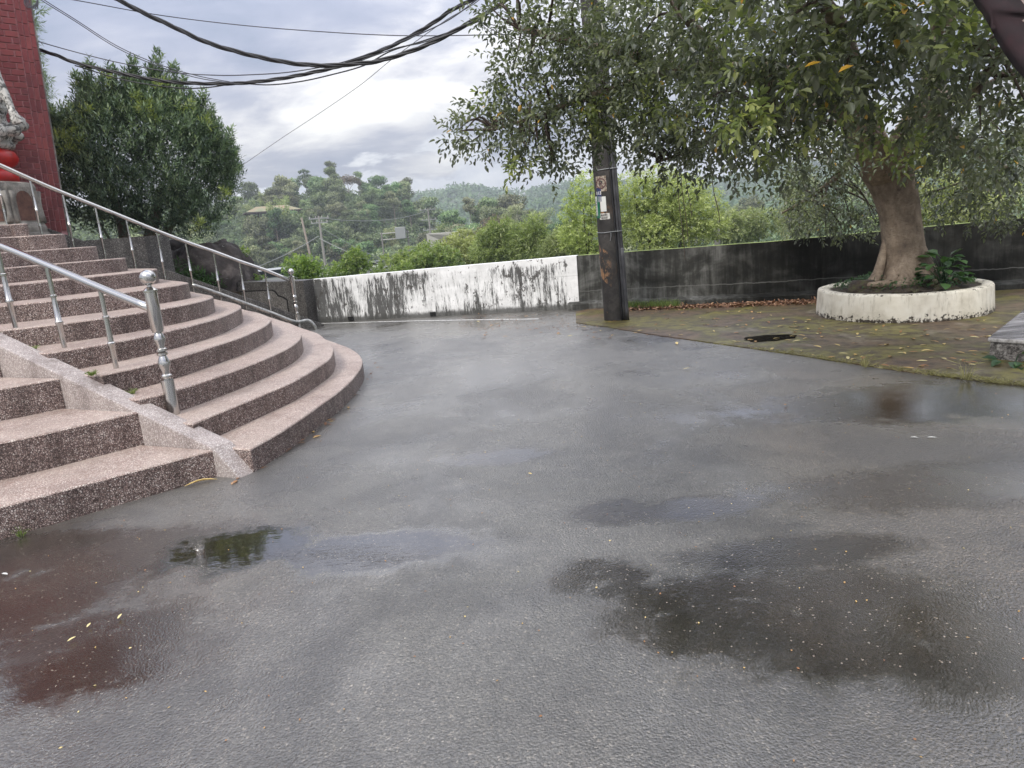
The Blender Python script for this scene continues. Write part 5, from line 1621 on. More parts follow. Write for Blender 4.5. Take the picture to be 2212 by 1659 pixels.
cable([(780, 842), (1000, 690), (1200, 558), (1400, 420), (1560, 290), (1800, 115), (1960, 20), (2040, -60)], 30, 10.5, .007, 'straight thin wire rising diagonally from the bush to the crown', 0, M_GREYWIRE)
cable([(0, 322), (250, 395), (500, 432), (650, 430), (800, 411), (950, 417), (1100, 402), (1250, 370), (1420, 322), (1550, 252), (1700, 205), (1900, 138), (1985, 104)], 14, 10.6, .010, 'lowest black cable dipping under the twisted bundle', 0)
cable([(1400, 300), (1580, 236), (1700, 212), (1850, 160), (1985, 104)], 10.8, 10.4, .007, 'short slack wire just under the thick cable near the crown', 0)
cable([(1985, 104), (2080, 130), (2180, 160), (2330, 210)], 10.5, 10.2, .006, 'upper of three short wires fanning out at the crown edge', 0, M_GREYWIRE)
cable([(1985, 104), (2060, 150), (2150, 185), (2330, 250)], 10.5, 10.2, .006, 'middle of three short wires fanning out at the crown edge', 0, M_GREYWIRE)
cable([(1985, 104), (2050, 165), (2145, 212), (2330, 300)], 10.5, 10.2, .006, 'lowest of three short wires fanning out at the crown edge', 0, M_GREYWIRE)
bm = bmesh.new()
for k in range(4):
    P = [spot(58 + 4 * k, -18, 11.5), spot(52 + 3 * k, 4, 11.5), spot(60 + 6 * k, 16 + k, 11.5), spot(76 + 2 * k, 10, 11.5), spot(80, -6, 11.5), spot(72 - 3 * k, -20, 11.5)]
    tube(bm, spline([tuple(q) for q in P], 6), .006, 5)
tag(from_bm('wire_coil', bm, M_GREYWIRE), 'loose coil of thin wire hanging at the top left beside the brick pillar', 'wire coil')

# ------------------------------------------------------------------ clipped bush left
bush = thing('yew_tree', tuple(spot(290, 600, 15.0) * 1.0), 'dense dark evergreen tree with spiky upright shoots behind the far handrail', 'tree')
BD = 14.6
BUSH = [(300, 330, BD, 1.15), (200, 340, BD + .3, .85), (400, 350, BD + .3, .85), (300, 280, BD, .62), (235, 300, BD, .56), (370, 300, BD, .56), (335, 240, BD, .26), (265, 250, BD, .24), (200, 275, BD, .3), (420, 300, BD, .34), (150, 320, BD + .5, .62), (460, 350, BD + .5, .44), (160, 400, BD + .5, .58), (440, 430, BD + .4, .55), (350, 430, BD - .2, .62), (220, 420, BD - .2, .62), (395, 240, BD, .22), (210, 255, BD, .28), (345, 470, BD, .40), (425, 475, BD + .2, .38), (170, 450, BD, .42), (480, 385, BD + .6, .34), (250, 470, BD + .2, .4), (125, 365, BD + .7, .42), (120, 290, BD + 1.2, .35), (425, 290, BD + .2, .34), (472, 330, BD + .2, .26)]
bf = Foliage(); rb = np.random.default_rng(5)
for (px_, py_, D, r) in BUSH:
    c = spot(px_, py_, D)
    n = int(760 * r * r) + 40
    pts, dd = crown_points(tuple(c), (r * 1.04, r * .95, r), n, rb, .55)
    up_ = dd * .7 + np.array([0, 0, .75]) + rand_dirs(n, rb) * .35
    vb = np.clip(rb.normal(.35, .22, n) + dd[:, 2] * .2, 0, .9)
    sprays(bf, pts, up_, 9, .25, .090, .026, rb, T_DIA, 0, vb, -.15, .17, .8)
SPK = [(160, 180, 215), (188, 150, 235), (183, 190, 240), (222, 175, 240), (205, 205, 250), (289, 148, 220), (283, 165, 230), (340, 133, 215), (325, 160, 225), (375, 158, 225), (362, 190, 230), (440, 218, 300), (455, 250, 300), (300, 185, 220), (252, 190, 240), (240, 165, 220), (500, 300, 330), (470, 285, 330), (512, 375, 395), (505, 340, 360), (140, 258, 300), (108, 255, 320), (120, 270, 330), (350, 175, 225), (270, 175, 215), (410, 215, 250), (425, 240, 280), (393, 190, 230)]
for (px_, y0, y1) in SPK:
    a = spot(px_, y0 - 12, BD - .1); b = spot(px_ + (300 - px_) * .16, y1 + 35, BD - .1)
    n = int((a - b).length / .012) + 4
    tt = np.linspace(0, 1, n)[:, None]
    pts = np.array(a) * (1 - tt) + np.array(b) * tt
    dirs = np.tile(np.array(tuple((a - b).normalized())), (n, 1)) + rand_dirs(n, rb) * .4
    sprays(bf, pts + rand_dirs(n, rb) * .07, dirs, 8, .3, .095, .028, rb, T_DIA, 0, np.clip(rb.normal(.5, .2, n), 0, .9), -.1, .08, .9)
for (px_, py_, r) in [(315, 235, .08), (310, 250, .06), (335, 255, .04), (225, 170, .04), (350, 185, .07), (185, 245, .07), (150, 290, .07), (130, 300, .08), (290, 215, .05), (170, 310, .08), (400, 225, .06), (445, 265, .06), (140, 320, .07), (430, 490, .08), (485, 420, .06)]:
    c = spot(px_, py_, BD - .75)
    pts, dd = crown_points(tuple(c), (r, r, r), int(r * 130), rb, .1)
    sprays(bf, pts, dd + np.array([0, 0, .8]), 8, .3, .085, .022, rb, T_DIA, 1, None, -.1, .1, .8)
o = link('foliage', bf.mesh('foliage', [M_BUSH, M_BUSHNEW]), bush); o['kind'] = 'stuff'
bm = bmesh.new()
for (pts, r0) in [([spot(300, 640, 14.8), spot(310, 560, 14.8), spot(330, 490, 14.9), spot(350, 400, 15)], .17), ([spot(268, 640, 14.9), spot(272, 560, 14.9), spot(262, 480, 15), spot(230, 380, 15)], .14), ([spot(320, 640, 15), spot(335, 560, 15), spot(370, 480, 15), spot(400, 400, 15)], .12), ([spot(290, 600, 15), spot(250, 540, 15), spot(215, 480, 15)], .04)]:
    P = spline([tuple(q) for q in pts], 5)
    tube(bm, [tuple(q) for q in P], list(np.linspace(r0, r0 * .4, len(P))), 10)
from_bm('trunk', bm, M_BARK, bush, sm=True)

# conifer sprig behind the pillar, top left
tl = thing('pine_tree', tuple(spot(60, 200, 19)), 'pine tree branches showing behind the right edge of the brick pillar', 'tree')
f = Foliage()
for (px_, py_, r) in [(66, 15, .16), (58, 50, .16), (66, 120, .13), (76, 165, .20), (86, 200, .16), (74, 222, .20), (50, 150, .25), (40, 60, .3), (80, 245, .10)]:
    c = spot(px_, py_, 19)
    pts, dd = crown_points(tuple(c), (r, r, r * .8), int(r * r * 900) + 8, rb, .1)
    sprays(f, pts, dd, 10, .3, .13, .020, rb, T_DIA, 0, np.clip(rb.normal(.65, .15, len(pts)), 0, .9), -.1, .16, .9)
o = link('foliage', f.mesh('foliage', [M_BUSH]), tl); o['kind'] = 'stuff'
bm = bmesh.new(); b0 = spot(20, 520, 19); tube(bm, [(b0.x, b0.y, -1), (b0.x, b0.y, 4), (b0.x + .1, b0.y, 9)], [.2, .15, .05], 8)
from_bm('trunk', bm, M_BARK, tl, sm=True)
# earth bank that carries bush, pillar and boulders
bm = bmesh.new()
BK = [(-4.15, 14.35), (-4.6, 13.85), (-5.6, 12.9), (-7.0, 11.4), (-9.8, 10.6), (-14, 12), (-14, 22), (-5.5, 19)]
prism(bm, BK, -.8, .6, top_z=[.35, .55, .9, 1.15, 1.3, 1.3, .8, .2])
tag(from_bm('bank', bm, M_SOIL), kind='structure')


def shrub(name, pts_list, dens, lf, m, label, cat, seed, group=None, trunk_to=None, per=7, narrow=.5, tl_=.14, bark=None, up_=.2):
    rng = np.random.default_rng(seed)
    c0_ = spot(*pts_list[0][:3])
    root = thing(name, (c0_.x, c0_.y, terr(c0_.x, c0_.y)), label, cat, group)
    f = Foliage()
    for (px_, py_, D, r) in pts_list:
        c = spot(px_, py_, D)
        n = int(dens * 2.1 * r * r) + 6
        pts, dd = crown_points(tuple(c), (r, r, r * .85), n, rng, .45)
        vb = np.clip(rng.normal(.5, .2, n) + dd[:, 2] * .15, 0, .95)
        sprays(f, pts, dd + np.array([0, 0, up_]) + rand_dirs(n, rng) * .4, per, .35, lf, lf * narrow, rng, T_DIA, 0, vb, .2, tl_, .9)
    o = link('foliage', f.mesh('foliage', [m]), root); o['kind'] = 'stuff'
    bm = bmesh.new()
    top = c0_; zb_ = terr(c0_.x, c0_.y)
    for (px_, py_, D, r) in pts_list[:7]:
        c = spot(px_, py_, D)
        P = spline([(c0_.x, c0_.y, zb_), tuple(Vector((c0_.x, c0_.y, zb_)).lerp(c, .5) + Vector((0, 0, .1))), tuple(c)], 4)
        r0 = trunk_to or .06
        tube(bm, [tuple(q) for q in P], list(np.linspace(r0, r0 * .2, len(P))), 6)
    from_bm('trunk', bm, bark or M_TWIG, root, sm=True)
    return root


# plants just beyond the wall
shrub('vine_plant', [(500, 600, 15.2, .25), (515, 560, 15.2, .16), (480, 610, 15.0, .24), (545, 612, 15.2, .20), (520, 620, 15, .22), (512, 590, 15.2, .2), (455, 625, 14.8, .2)], 420, .07, M_VINE, 'bright green vine leaves rising over the grey wall beside the boulder', 'plant', 31, narrow=.75)
shrub('fern_plant', [(395, 600, 14.2, .26), (420, 615, 14.2, .24), (370, 590, 14.2, .2), (450, 620, 14.3, .2)], 260, .12, M_HEART, 'dark ferns at the foot of the boulder behind the rail', 'plant', 32, narrow=.22)
shrub('round_shrub', [(655, 590, 24, .45), (680, 592, 24, .4), (640, 580, 24, .4), (665, 575, 24, .35)], 330, .11, M_VINE, 'rounded olive-green shrub above the wall beside the newel ball', 'shrub', 33, 'shrubs along the far side of the white wall')
shrub('round_shrub', [(745, 590, 30, .6), (765, 570, 30, .5), (790, 590, 30, .55), (770, 555, 30, .4), (725, 600, 30, .4)], 230, .14, M_VINE, 'light green shrub in front of the valley road end', 'shrub', 34, 'shrubs along the far side of the white wall')
shrub('round_shrub', [(850, 580, 34, .7), (890, 570, 34, .8), (930, 560, 34, .9), (910, 575, 33, .7), (960, 565, 34, .8), (870, 590, 32, .5)], 190, .16, M_VINE, 'wide yellow-green shrub behind the middle of the white wall', 'shrub', 35, 'shrubs along the far side of the white wall')
shrub('round_shrub', [(990, 560, 44, 1.0), (1020, 545, 44, 1.0), (975, 540, 44, .9), (1000, 520, 46, .8)], 150, .20, M_LIME, 'tall pale green shrub left of the bamboo clump', 'shrub', 36, 'shrubs along the far side of the white wall')
shrub('bamboo_clump', [(1075, 550, 36, .8), (1058, 515, 36, .5), (1082, 490, 36, .36), (1095, 545, 36, .7), (1048, 545, 36, .6), (1078, 515, 36, .55), (1070, 498, 36, .3)], 190, .26, M_BAMBOO, 'leafy bamboo clump with pointed top left of centre behind white wall', 'bamboo', 37, 'bamboo clumps behind the white wall', narrow=.2, tl_=.3, per=8)
shrub('bamboo_clump', [(1145, 545, 35, .8), (1140, 512, 35, .55), (1156, 484, 35, .34), (1122, 505, 35, .35), (1165, 540, 35, .55), (1128, 530, 35, .5), (1160, 505, 35, .4)], 190, .26, M_BAMBOO, 'taller bamboo clump second from the left behind white wall', 'bamboo', 38, 'bamboo clumps behind the white wall', narrow=.2, tl_=.3, per=8)
shrub('bamboo_clump', [(1215, 540, 33, .75), (1225, 520, 33, .6), (1200, 545, 33, .6), (1240, 545, 33, .6)], 200, .22, M_BAMBOO, 'low bamboo clump just left of the wall joint', 'bamboo', 39, 'bamboo clumps behind the white wall', narrow=.22, tl_=.28, per=8)
shrub('camphor_tree', [(1270, 490, 30, 1.3), (1260, 450, 30, .9), (1275, 410, 30, .8), (1250, 520, 30, .8), (1290, 530, 30, .9)], 130, .13, M_LIME, 'bright lime-green tree directly left of the utility pole', 'tree', 41, 'lime-green trees behind the dark wall', trunk_to=.12)
shrub('camphor_tree', [(1400, 450, 32, 1.4), (1370, 410, 32, 1.0), (1420, 400, 32, 1.0), (1455, 430, 32, 1.2), (1490, 460, 32, 1.2), (1440, 480, 32, 1.2), (1380, 490, 32, 1.0), (1520, 480, 32, .9), (1480, 500, 32, 1.0), (1410, 510, 31, 1.0), (1535, 440, 33, .7), (1350, 460, 32, .7), (1550, 490, 32, .6), (1490, 410, 33, .8)], 125, .13, M_LIME, 'broad lime-green tree right of the utility pole', 'tree', 42, 'lime-green trees behind the dark wall', trunk_to=.16)
shrub('round_shrub', [(1590, 495, 50, 1.3), (1620, 485, 52, 1.2), (1560, 500, 50, 1.2), (1650, 480, 50, 1.0)], 100, .22, M_VINE, 'pale shrub showing low above the dark wall right of the lime tree', 'shrub', 43, 'shrubs along the far side of the dark wall')
shrub('bamboo_clump', [(1725, 450, 40, .8), (1730, 410, 40, .7), (1720, 480, 40, .8)], 150, .24, M_BAMBOO, 'slim pale bamboo seen under the fig branches', 'bamboo', 44, 'bamboo clumps behind the dark wall', narrow=.2, tl_=.3)
shrub('lime_shrub', [(1990, 470, 24, .8), (2010, 430, 24, .9), (2000, 390, 24, .8), (2100, 460, 24, .9), (2180, 450, 24, 1.0), (2060, 470, 24, .8)], 130, .12, M_LIME, 'sunlit lime foliage seen right of the fig trunk over the wall', 'shrub', 45)

# ------------------------------------------------------------------ hillside trees
def crown_mesh(name, blobs, dens, card, m, seed, flat=.8, shell=.6):
    rng = np.random.default_rng(seed); f = Foliage()
    for c, r in blobs:
        n = int(dens * r * r) + 8
        pts, dd = crown_points(c, (r, r, r * flat), n, rng, shell)
        vb = np.clip(rng.normal(.5, .22, n) + dd[:, 2] * .2, 0, 1)
        d_ = rand_dirs(n, rng) + dd * .3
        f.add(leaves(pts, d_, dd + rand_dirs(n, rng) * .5 + np.array([0, 0, .5]), card * rng.uniform(.5, 1.3, n), card * .7 * rng.uniform(.5, 1.3, n), T_QUAD), vb)
    return f.mesh(name, [m])


def trunk_mesh(name, paths, m):
    bm = bmesh.new()
    for pts, r0 in paths:
        P = spline(pts, 4)
        tube(bm, [tuple(q) for q in P], list(np.linspace(r0, r0 * .3, len(P))), 6)
    me = bpy.data.meshes.new(name); bm.to_mesh(me); bm.free(); me.materials.append(m); smooth(me)
    return me


def rblobs(n, R0, H, r0, r1, seed, zc_=.65, flat=.5):
    rg_ = random.Random(seed); out = []
    for _ in range(n):
        a = rg_.uniform(0, 6.28); q = rg_.uniform(0, 1) ** .6 * R0
        out.append(((q * math.cos(a), q * math.sin(a), H * (zc_ + rg_.uniform(-1, 1) * flat * .5 * (1 - q / R0 * .5))), rg_.uniform(r0, r1)))
    return out


KINDS = {}
for k in range(4):
    H = (8, 9, 7.5, 10)[k]
    KINDS['broadleaf%d' % k] = (crown_mesh('crown', rblobs(13 + k, 2.9, H, 1.0, 1.9, 50 + k, .60, .75), 95, .42, M_HILL, 50 + k), trunk_mesh('trunk', [([(0, 0, -1), (.1, 0, H * .3), (0, .1, H * .7)], .22), ([(0, 0, H * .3), (.8, .2, H * .5), (1.2, .2, H * .7)], .12)], M_FARBARK))
KINDS['umbrella'] = (crown_mesh('crown', [((x, y, z), r) for x, y, z, r in [(0, 0, 12.6, 1.5), (1.6, .3, 12.2, 1.1), (-1.7, -.2, 12.1, 1.0), (.5, .5, 10.6, 1.7), (2.2, 0, 10.2, 1.2), (-1.8, .4, 9.9, 1.6), (-3, 0, 8.8, 1.4), (3.0, 0, 8.9, 1.4), (0, 0, 8.6, 1.8), (1.3, 0, 7.6, 1.1), (-2.5, 0, 7.0, 1.2)]], 80, .42, M_HILL, 61, flat=.6, shell=.2),
                      trunk_mesh('trunk', [([(0, 0, -1), (.3, 0, 4), (-.1, 0, 8), (0, 0, 12.4)], .26), ([(.2, 0, 5), (1.3, 0, 8), (2.4, 0, 10)], .13), ([(0, 0, 6), (-1.2, 0, 8.3), (-2.6, 0, 9)], .12)], M_FARBARK))
KINDS['russet'] = (crown_mesh('crown', [((x, y, z), r) for x, y, z, r in [(0, 0, 9, 2.0), (2.2, 0, 8.6, 1.8), (-2.4, 0, 8.4, 1.9), (4.0, 0, 7.6, 1.6), (-4.2, 0, 7.4, 1.6), (1.2, -1, 7.6, 1.9), (-1.4, -1, 7.5, 1.9), (5.0, 0, 6.6, 1.2), (-5.2, 0, 6.4, 1.3)]], 85, .40, M_HILLRED, 62, flat=.75, shell=.3),
                    trunk_mesh('trunk', [([(0, 0, -1), (.2, 0, 3.5), (0, 0, 8)], .25), ([(0, 0, 3.5), (2, 0, 6), (4, 0, 7.4)], .13), ([(0, 0, 3.2), (-2, 0, 6), (-4, 0, 7.2)], .13)], M_FARBARK))
KINDS['slim'] = (crown_mesh('crown', rblobs(11, 1.6, 12, .8, 1.3, 63, .72, .55), 110, .38, M_HILL, 63), trunk_mesh('trunk', [([(0, 0, -1), (.1, 0, 5), (0, .1, 11)], .17)], M_FARBARK))
KINDS['plume'] = (crown_mesh('crown', [((random.Random(k).uniform(-2.6, 2.6), random.Random(k + 90).uniform(-1.5, 1.5), 2.2 + (k % 7) * .95), .95) for k in range(26)], 120, .32, M_BAMBOO, 64, flat=1.4, shell=.1), trunk_mesh('trunk', [([(x, 0, -1), (x * 1.2, 0, 4), (x * 1.9, 0, 8)], .06) for x in (-1.2, -.6, 0, .6, 1.2)], M_FARBARK))


def palm_mesh():
    f = Foliage(); rng = np.random.default_rng(2); P = []; D = []
    for k in range(15):
        a = k * 2.399; e = rng.uniform(.1, 1.0)
        p = np.array([0, 0, 8.0]); d = np.array([math.cos(a), math.sin(a), e + .5])
        for j in range(12):
            d = d / np.linalg.norm(d); p = p + d * .26; d = d + np.array([0, 0, -.14])
            for s_ in (-1, 1):
                sd_ = np.cross(d, [0, 0, 1]) * s_
                P.append(p.copy()); D.append(sd_ * .8 + d * .6 + np.array([0, 0, -.5]))
    P, D = np.array(P), np.array(D); n = len(P)
    f.add(leaves(P, D, np.tile([0, 0, 1.0], (n, 1)) + rand_dirs(n, rng) * .2, np.full(n, .75), np.full(n, .16), T_DIA), rng.uniform(.2, .8, n))
    return f.mesh('crown', [M_HILL])


KINDS['palm'] = (palm_mesh(), trunk_mesh('trunk', [([(0, 0, -1), (.15, 0, 4), (0, 0, 8)], .16)], M_FARBARK))


def far_tree(kind, x, y, s, label, group=None, name='broadleaf_tree', z=None, sx=1.0):
    zz = terr(x, y) if z is None else z
    r = bpy.data.objects.new(name, None); COL.objects.link(r)
    r.location = (x, y, zz - .2); r.rotation_euler = (0, 0, random.uniform(0, 6.28) if kind not in ('umbrella', 'russet', 'palm') else math.atan2(x, y) * -1); r.scale = (s * sx, s * sx, s); r.empty_display_size = .1
    tag(r, label, 'tree' if kind != 'plume' else 'bamboo', group)
    for nm, me in (('crown', KINDS[kind][0]), ('trunk', KINDS[kind][1])):
        o = bpy.data.objects.new(nm, me); COL.objects.link(o); o.parent = r


def pol(px_, D):
    az = math.atan((px_ - IMG_CX) / FOC) ; return D * math.sin(az), D * math.cos(az)


def top_at(px_, py_, D):  # height of a sight line
    return spot(px_, py_, D).z


def named(kind, px_, top_py, D, h, label, name='broadleaf_tree', group=None, sx=1.0):
    q = spot(px_, top_py, D)
    g = terr(q.x, q.y); need = q.z - g
    if need > h * 1.45: g2 = q.z - h * 1.3; s = 1.3
    else: s = max(.5, need / h); g2 = g
    far_tree(kind, q.x, q.y, s, label, group, name, z=g2, sx=sx / (s if s > 1.1 else 1))


named('umbrella', 655, 362, 232, 13.8, 'tall tree with tiered flat crown standing highest on the ridge left of centre', 'umbrella_tree')
named('broadleaf1', 612, 388, 236, 9.6, 'rounded tree on the ridge just left of the tall tiered tree')
named('russet', 748, 378, 225, 10, 'broad russet-brown flat-topped tree on the ridge crest', 'flat_topped_tree', sx=1.0)
named('palm', 810, 386, 228, 11.2, 'palm tree standing out on the ridge skyline', 'palm_tree')
named('broadleaf3', 785, 384, 232, 11, 'dense green tree between the russet tree and the palm')
named('slim', 868, 380, 222, 13, 'tall tree with ragged top on the ridge right of the palm', 'tall_tree')
named('broadleaf0', 845, 398, 228, 9, 'green tree at the foot of the ragged tall tree')
named('slim', 930, 408, 205, 13, 'dense vine-covered tree at the right end of the near ridge', 'vine_covered_tree', sx=1.3)
named('broadleaf3', 905, 412, 212, 11, 'bushy tree left of the vine-covered tree at the ridge end')
named('broadleaf2', 1095, 404, 178, 8.6, 'dark rounded tree crowning the middle hill', 'broadleaf_tree')
named('slim', 1010, 412, 160, 13, 'tall narrow tree on the left shoulder of the middle hill', 'tall_tree')
named('broadleaf1', 1040, 418, 165, 9.6, 'tree on the middle hill between the narrow tree and the dark rounded one')
named('russet', 1068, 466, 120, 10, 'low brownish tree on the face of the middle hill', 'flat_topped_tree', sx=.7)
named('broadleaf2', 805, 470, 180, 8.6, 'yellow-green round tree halfway down the near hill')
named('umbrella', 940, 500, 120, 13.8, 'wide pale green tree in the valley above the wall middle', 'umbrella_tree', sx=1.1)
named('broadleaf0', 585, 395, 240, 9, 'low tree on the skyline above the pavilion roof')
named('broadleaf1', 530, 385, 238, 9.6, 'hazy tree on the skyline left of the pavilion roof')
MARKS = [(420, 'hidden behind the left bush'), (500, 'just right of the left bush'), (560, 'left of the pavilion'), (610, 'under the pavilion'), (675, 'below the tall tiered tree'), (730, 'above the power pole'), (790, 'below the russet tree'), (840, 'below the palm'), (900, 'under the ragged tall tree'), (970, 'at the right end of the ridge'),
         (1040, 'below the tall narrow tree'), (1110, 'below the dark rounded tree'), (1180, 'above the taller bamboo'), (1270, 'left of the utility pole'), (1420, 'behind the lime-green tree'), (1700, 'seen between hanging fig leaves'), (1900, 'left of the fig trunk'), (2300, 'right of the fig trunk')]
used_l = {}


def hill_label(kind, px_, D, d0, d1, hill):
    w = {'slim': 'slender tree', 'plume': 'feathery bamboo'}.get(kind, {'0': 'rounded tree', '1': 'loose-crowned tree', '2': 'compact tree', '3': 'bushy tree'}.get(kind[-1], 'tree'))
    hgt = ('at the foot of', 'low on', 'halfway up', 'high on', 'at the crest of')[min(4, int((D - d0) / (d1 - d0) * 5))]
    m_ = next((t for x_, t in MARKS if px_ <= x_), MARKS[-1][1])
    hill = hill.replace('hill', 'hill')
    return '%s %s the %s, %s' % (w, hgt, hill, m_)


named('plume', 600, 436, 174, 9, 'feathery bamboo in front of the pavilion right half', 'bamboo_clump')
named('broadleaf0', 562, 446, 174, 9, 'leafy tree in front of the left half of the pavilion')
named('broadleaf2', 632, 438, 172, 9, 'leafy tree just right of the pavilion')
rt = random.Random(12)
nt = 0
G1, G2 = 'trees covering the near hillside', 'trees covering the middle hill'
for _ in range(170):
    px_ = rt.uniform(330, 965); D = rt.uniform(132, 238)
    x, y = pol(px_, D)
    az = math.degrees(math.atan2(x, y))
    if lerp_tab(az, NEAR_EL) < -.5: continue
    kind = rt.choice(['broadleaf0', 'broadleaf1', 'broadleaf2', 'broadleaf3', 'broadleaf2', 'slim', 'plume'])
    sc = rt.uniform(.5, .85) if D < 205 else rt.uniform(.65, 1.0)
    if 500 < px_ < 640 and D > 165: sc *= .55
    far_tree(kind, x, y, sc, hill_label(kind, px_, D, 132, 238, 'near hill'), G1, 'hillside_tree'); nt += 1
for _ in range(105):
    px_ = rt.uniform(950, 1420) if rt.uniform(0, 1) < .7 else rt.uniform(1420, 2250); D = rt.uniform(100, 182)
    x, y = pol(px_, D)
    kind = rt.choice(['plume', 'broadleaf0', 'broadleaf1', 'plume', 'broadleaf3', 'broadleaf2'])
    far_tree(kind, x, y, rt.uniform(.5, .85), hill_label(kind, px_, D, 100, 182, 'middle hill'), G2, 'hillside_tree'); nt += 1

from collections import defaultdict
_by = defaultdict(list)
for o in COL.objects:
    if o.name.startswith('hillside_tree'): _by[o['label']].append(o)
ORD = ['first', 'second', 'third', 'fourth', 'fifth', 'sixth']
for lab, L_ in _by.items():
    if len(L_) < 2: continue
    L_.sort(key=lambda o: math.atan2(o.location.x, o.location.y))
    for i, o in enumerate(L_):
        suf = ('left one', 'right one')[i] if len(L_) == 2 else ORD[min(i, 5)] + ' from left'
        new = lab + ', ' + suf
        if len(new.replace('-', ' ').split()) <= 16: o['label'] = new

# scrub between the trees and the distant woods: masses nobody could count
def mass(name, n, azr, rr, s0, s1, cards, card, m, label, seed, cond=None):
    rng = np.random.default_rng(seed); f = Foliage(); k = 0
    P = []; R = []
    while k < n:
        az = R_(rng.uniform(*azr)); D = math.sqrt(rng.uniform(rr[0] ** 2, rr[1] ** 2))
        x, y = D * math.sin(az), D * math.cos(az)
        if cond and not cond(x, y): continue
        P.append((x, y, terr(x, y))); R.append(rng.uniform(s0, s1)); k += 1
    P = np.array(P); R = np.array(R)
    P = np.repeat(P, cards, 0); R = np.repeat(R, cards); N = len(P)
    tone = np.repeat(rng.normal(.5, .2, n), cards)
    d = rand_dirs(N, rng); d[:, 2] = np.abs(d[:, 2]) * 1.1 - .1
    P = P + d * R[:, None] * np.array([1, 1, .9])
    f.add(leaves(P, rand_dirs(N, rng) + d * .2, d + rand_dirs(N, rng) * .5 + np.array([0, 0, .6]), card * rng.uniform(.5, 1.3, N) * (R / R.mean()) ** .5, card * .75 * rng.uniform(.5, 1.3, N), T_QUAD), np.clip(tone + rng.normal(0, .15, N) + d[:, 2] * .12, 0, 1))
    o = link(name, f.mesh(name, [m])); tag(o, label, 'undergrowth', kind='stuff')


mass('undergrowth', 1500, (-36, -4.4), (118, 240), 1.3, 2.8, 70, .55, M_HILL, 'dense scrub clothing the near hillside between its trees', 1)
mass('undergrowth', 900, (-6, 38), (85, 185), 1.2, 2.6, 64, .5, M_HILL, 'grey-green scrub clothing the middle hill', 2)
mass('undergrowth', 700, (-22, 38), (36, 110), .7, 1.5, 80, .30, M_VINE, 'light green bushes filling the valley floor beyond the wall', 3, cond=lambda x, y: not (-25 < x < 2 and 80 < math.hypot(x, y) < 118 and x < -8))
mass('forest', 2600, (-40, 42), (300, 760), 5.0, 9.5, 34, 2.4, M_HILL, 'distant blue wooded ridge under the cloud bank', 4)

# ------------------------------------------------------------------ things in the valley
# pavilion on the hill
pv = spot(585, 433, 183)
pav = thing('hill_pavilion', (pv.x, pv.y, pv.z - 2.5), 'open pavilion with faded yellow-green hipped roof on the hillside', 'pavilion', rz=math.atan2(pv.x, pv.y) * -1 + .12)
def local_bm_obj(name, bm, m, root):
    me = bpy.data.meshes.new(name); bmesh.ops.recalc_face_normals(bm, faces=bm.faces); bm.to_mesh(me); bm.free(); me.materials.append(m)
    o = bpy.data.objects.new(name, me); COL.objects.link(o); o.parent = root; return o
bm = bmesh.new()
Lr, Wr = 6.4, 3.6
e = [bm.verts.new(q) for q in ((-Lr, -Wr, 0), (Lr, -Wr, -.1), (Lr, Wr, 0), (-Lr, Wr, 0))]
t2 = [bm.verts.new(q) for q in ((-Lr * .55, 0, 1.25), (Lr * .55, 0, 1.25))]
bm.faces.new((e[0], e[1], t2[1], t2[0])); bm.faces.new((e[1], e[2], t2[1])); bm.faces.new((e[2], e[3], t2[0], t2[1])); bm.faces.new((e[3], e[0], t2[0]))
bm2 = bm
o = local_bm_obj('roof', bm, M_ROOF, pav)
bm = bmesh.new()
for y_ in (-Wr, Wr): box(bm, (0, y_, -.18), (Lr * 2, .15, .28))
for x_ in (-Lr, Lr): box(bm, (x_, 0, -.18), (.15, Wr * 2, .28))
local_bm_obj('eave_beam', bm, M_TIMBER, pav)
for x_ in (-5.6, -3.0, 3.0, 5.6):
    for y_ in (-2.8, 2.8):
        bm = bmesh.new(); box(bm, (x_, y_, -2.2), (.28, .28, 4.2)); local_bm_obj('column', bm, M_TIMBER, pav)
bm = bmesh.new(); box(bm, (0, 0, -4.4), (10.4, 6.4, .5)); local_bm_obj('floor_slab', bm, M_POLEFAR, pav)

# valley road with guard rail
rp = [spot(560, 640, 60), spot(640, 612, 68), spot(700, 597, 76), spot(745, 588, 84), spot(800, 579, 96), spot(850, 570, 108)]
rp = spline([tuple(q) for q in rp], 4)
bm = bmesh.new(); rows = []
for i, q in enumerate(rp):
    d = (rp[min(i + 1, len(rp) - 1)] - rp[max(0, i - 1)]); d.z = 0; d.normalize(); n_v = Vector((-d.y, d.x, 0))
    if n_v.y < 0: n_v = -n_v
    rows.append([bm.verts.new(q + Vector((0, 0, -.7))), bm.verts.new(q), bm.verts.new(q + n_v * 5)])
for a, b in zip(rows, rows[1:]):
    for k in (0, 1): bm.faces.new((a[k], a[k + 1], b[k + 1], b[k]))
tag(from_bm('valley_road', bm, M_ROAD), kind='structure')
gr_ = thing('guard_rail', tuple(rp[8]), 'pale guard rail along the valley road', 'guard rail')
bm = bmesh.new(); tube(bm, [tuple(q + Vector((0, 0, .75))) for q in rp[8:]], .13, 5); from_bm('rail_beam', bm, M_PALEMETAL, gr_)
for q in rp[8::1]:
    bm = bmesh.new(); box(bm, tuple(q + Vector((0, 0, .35))), (.14, .14, .8)); from_bm('rail_post', bm, M_TIMBER, gr_)


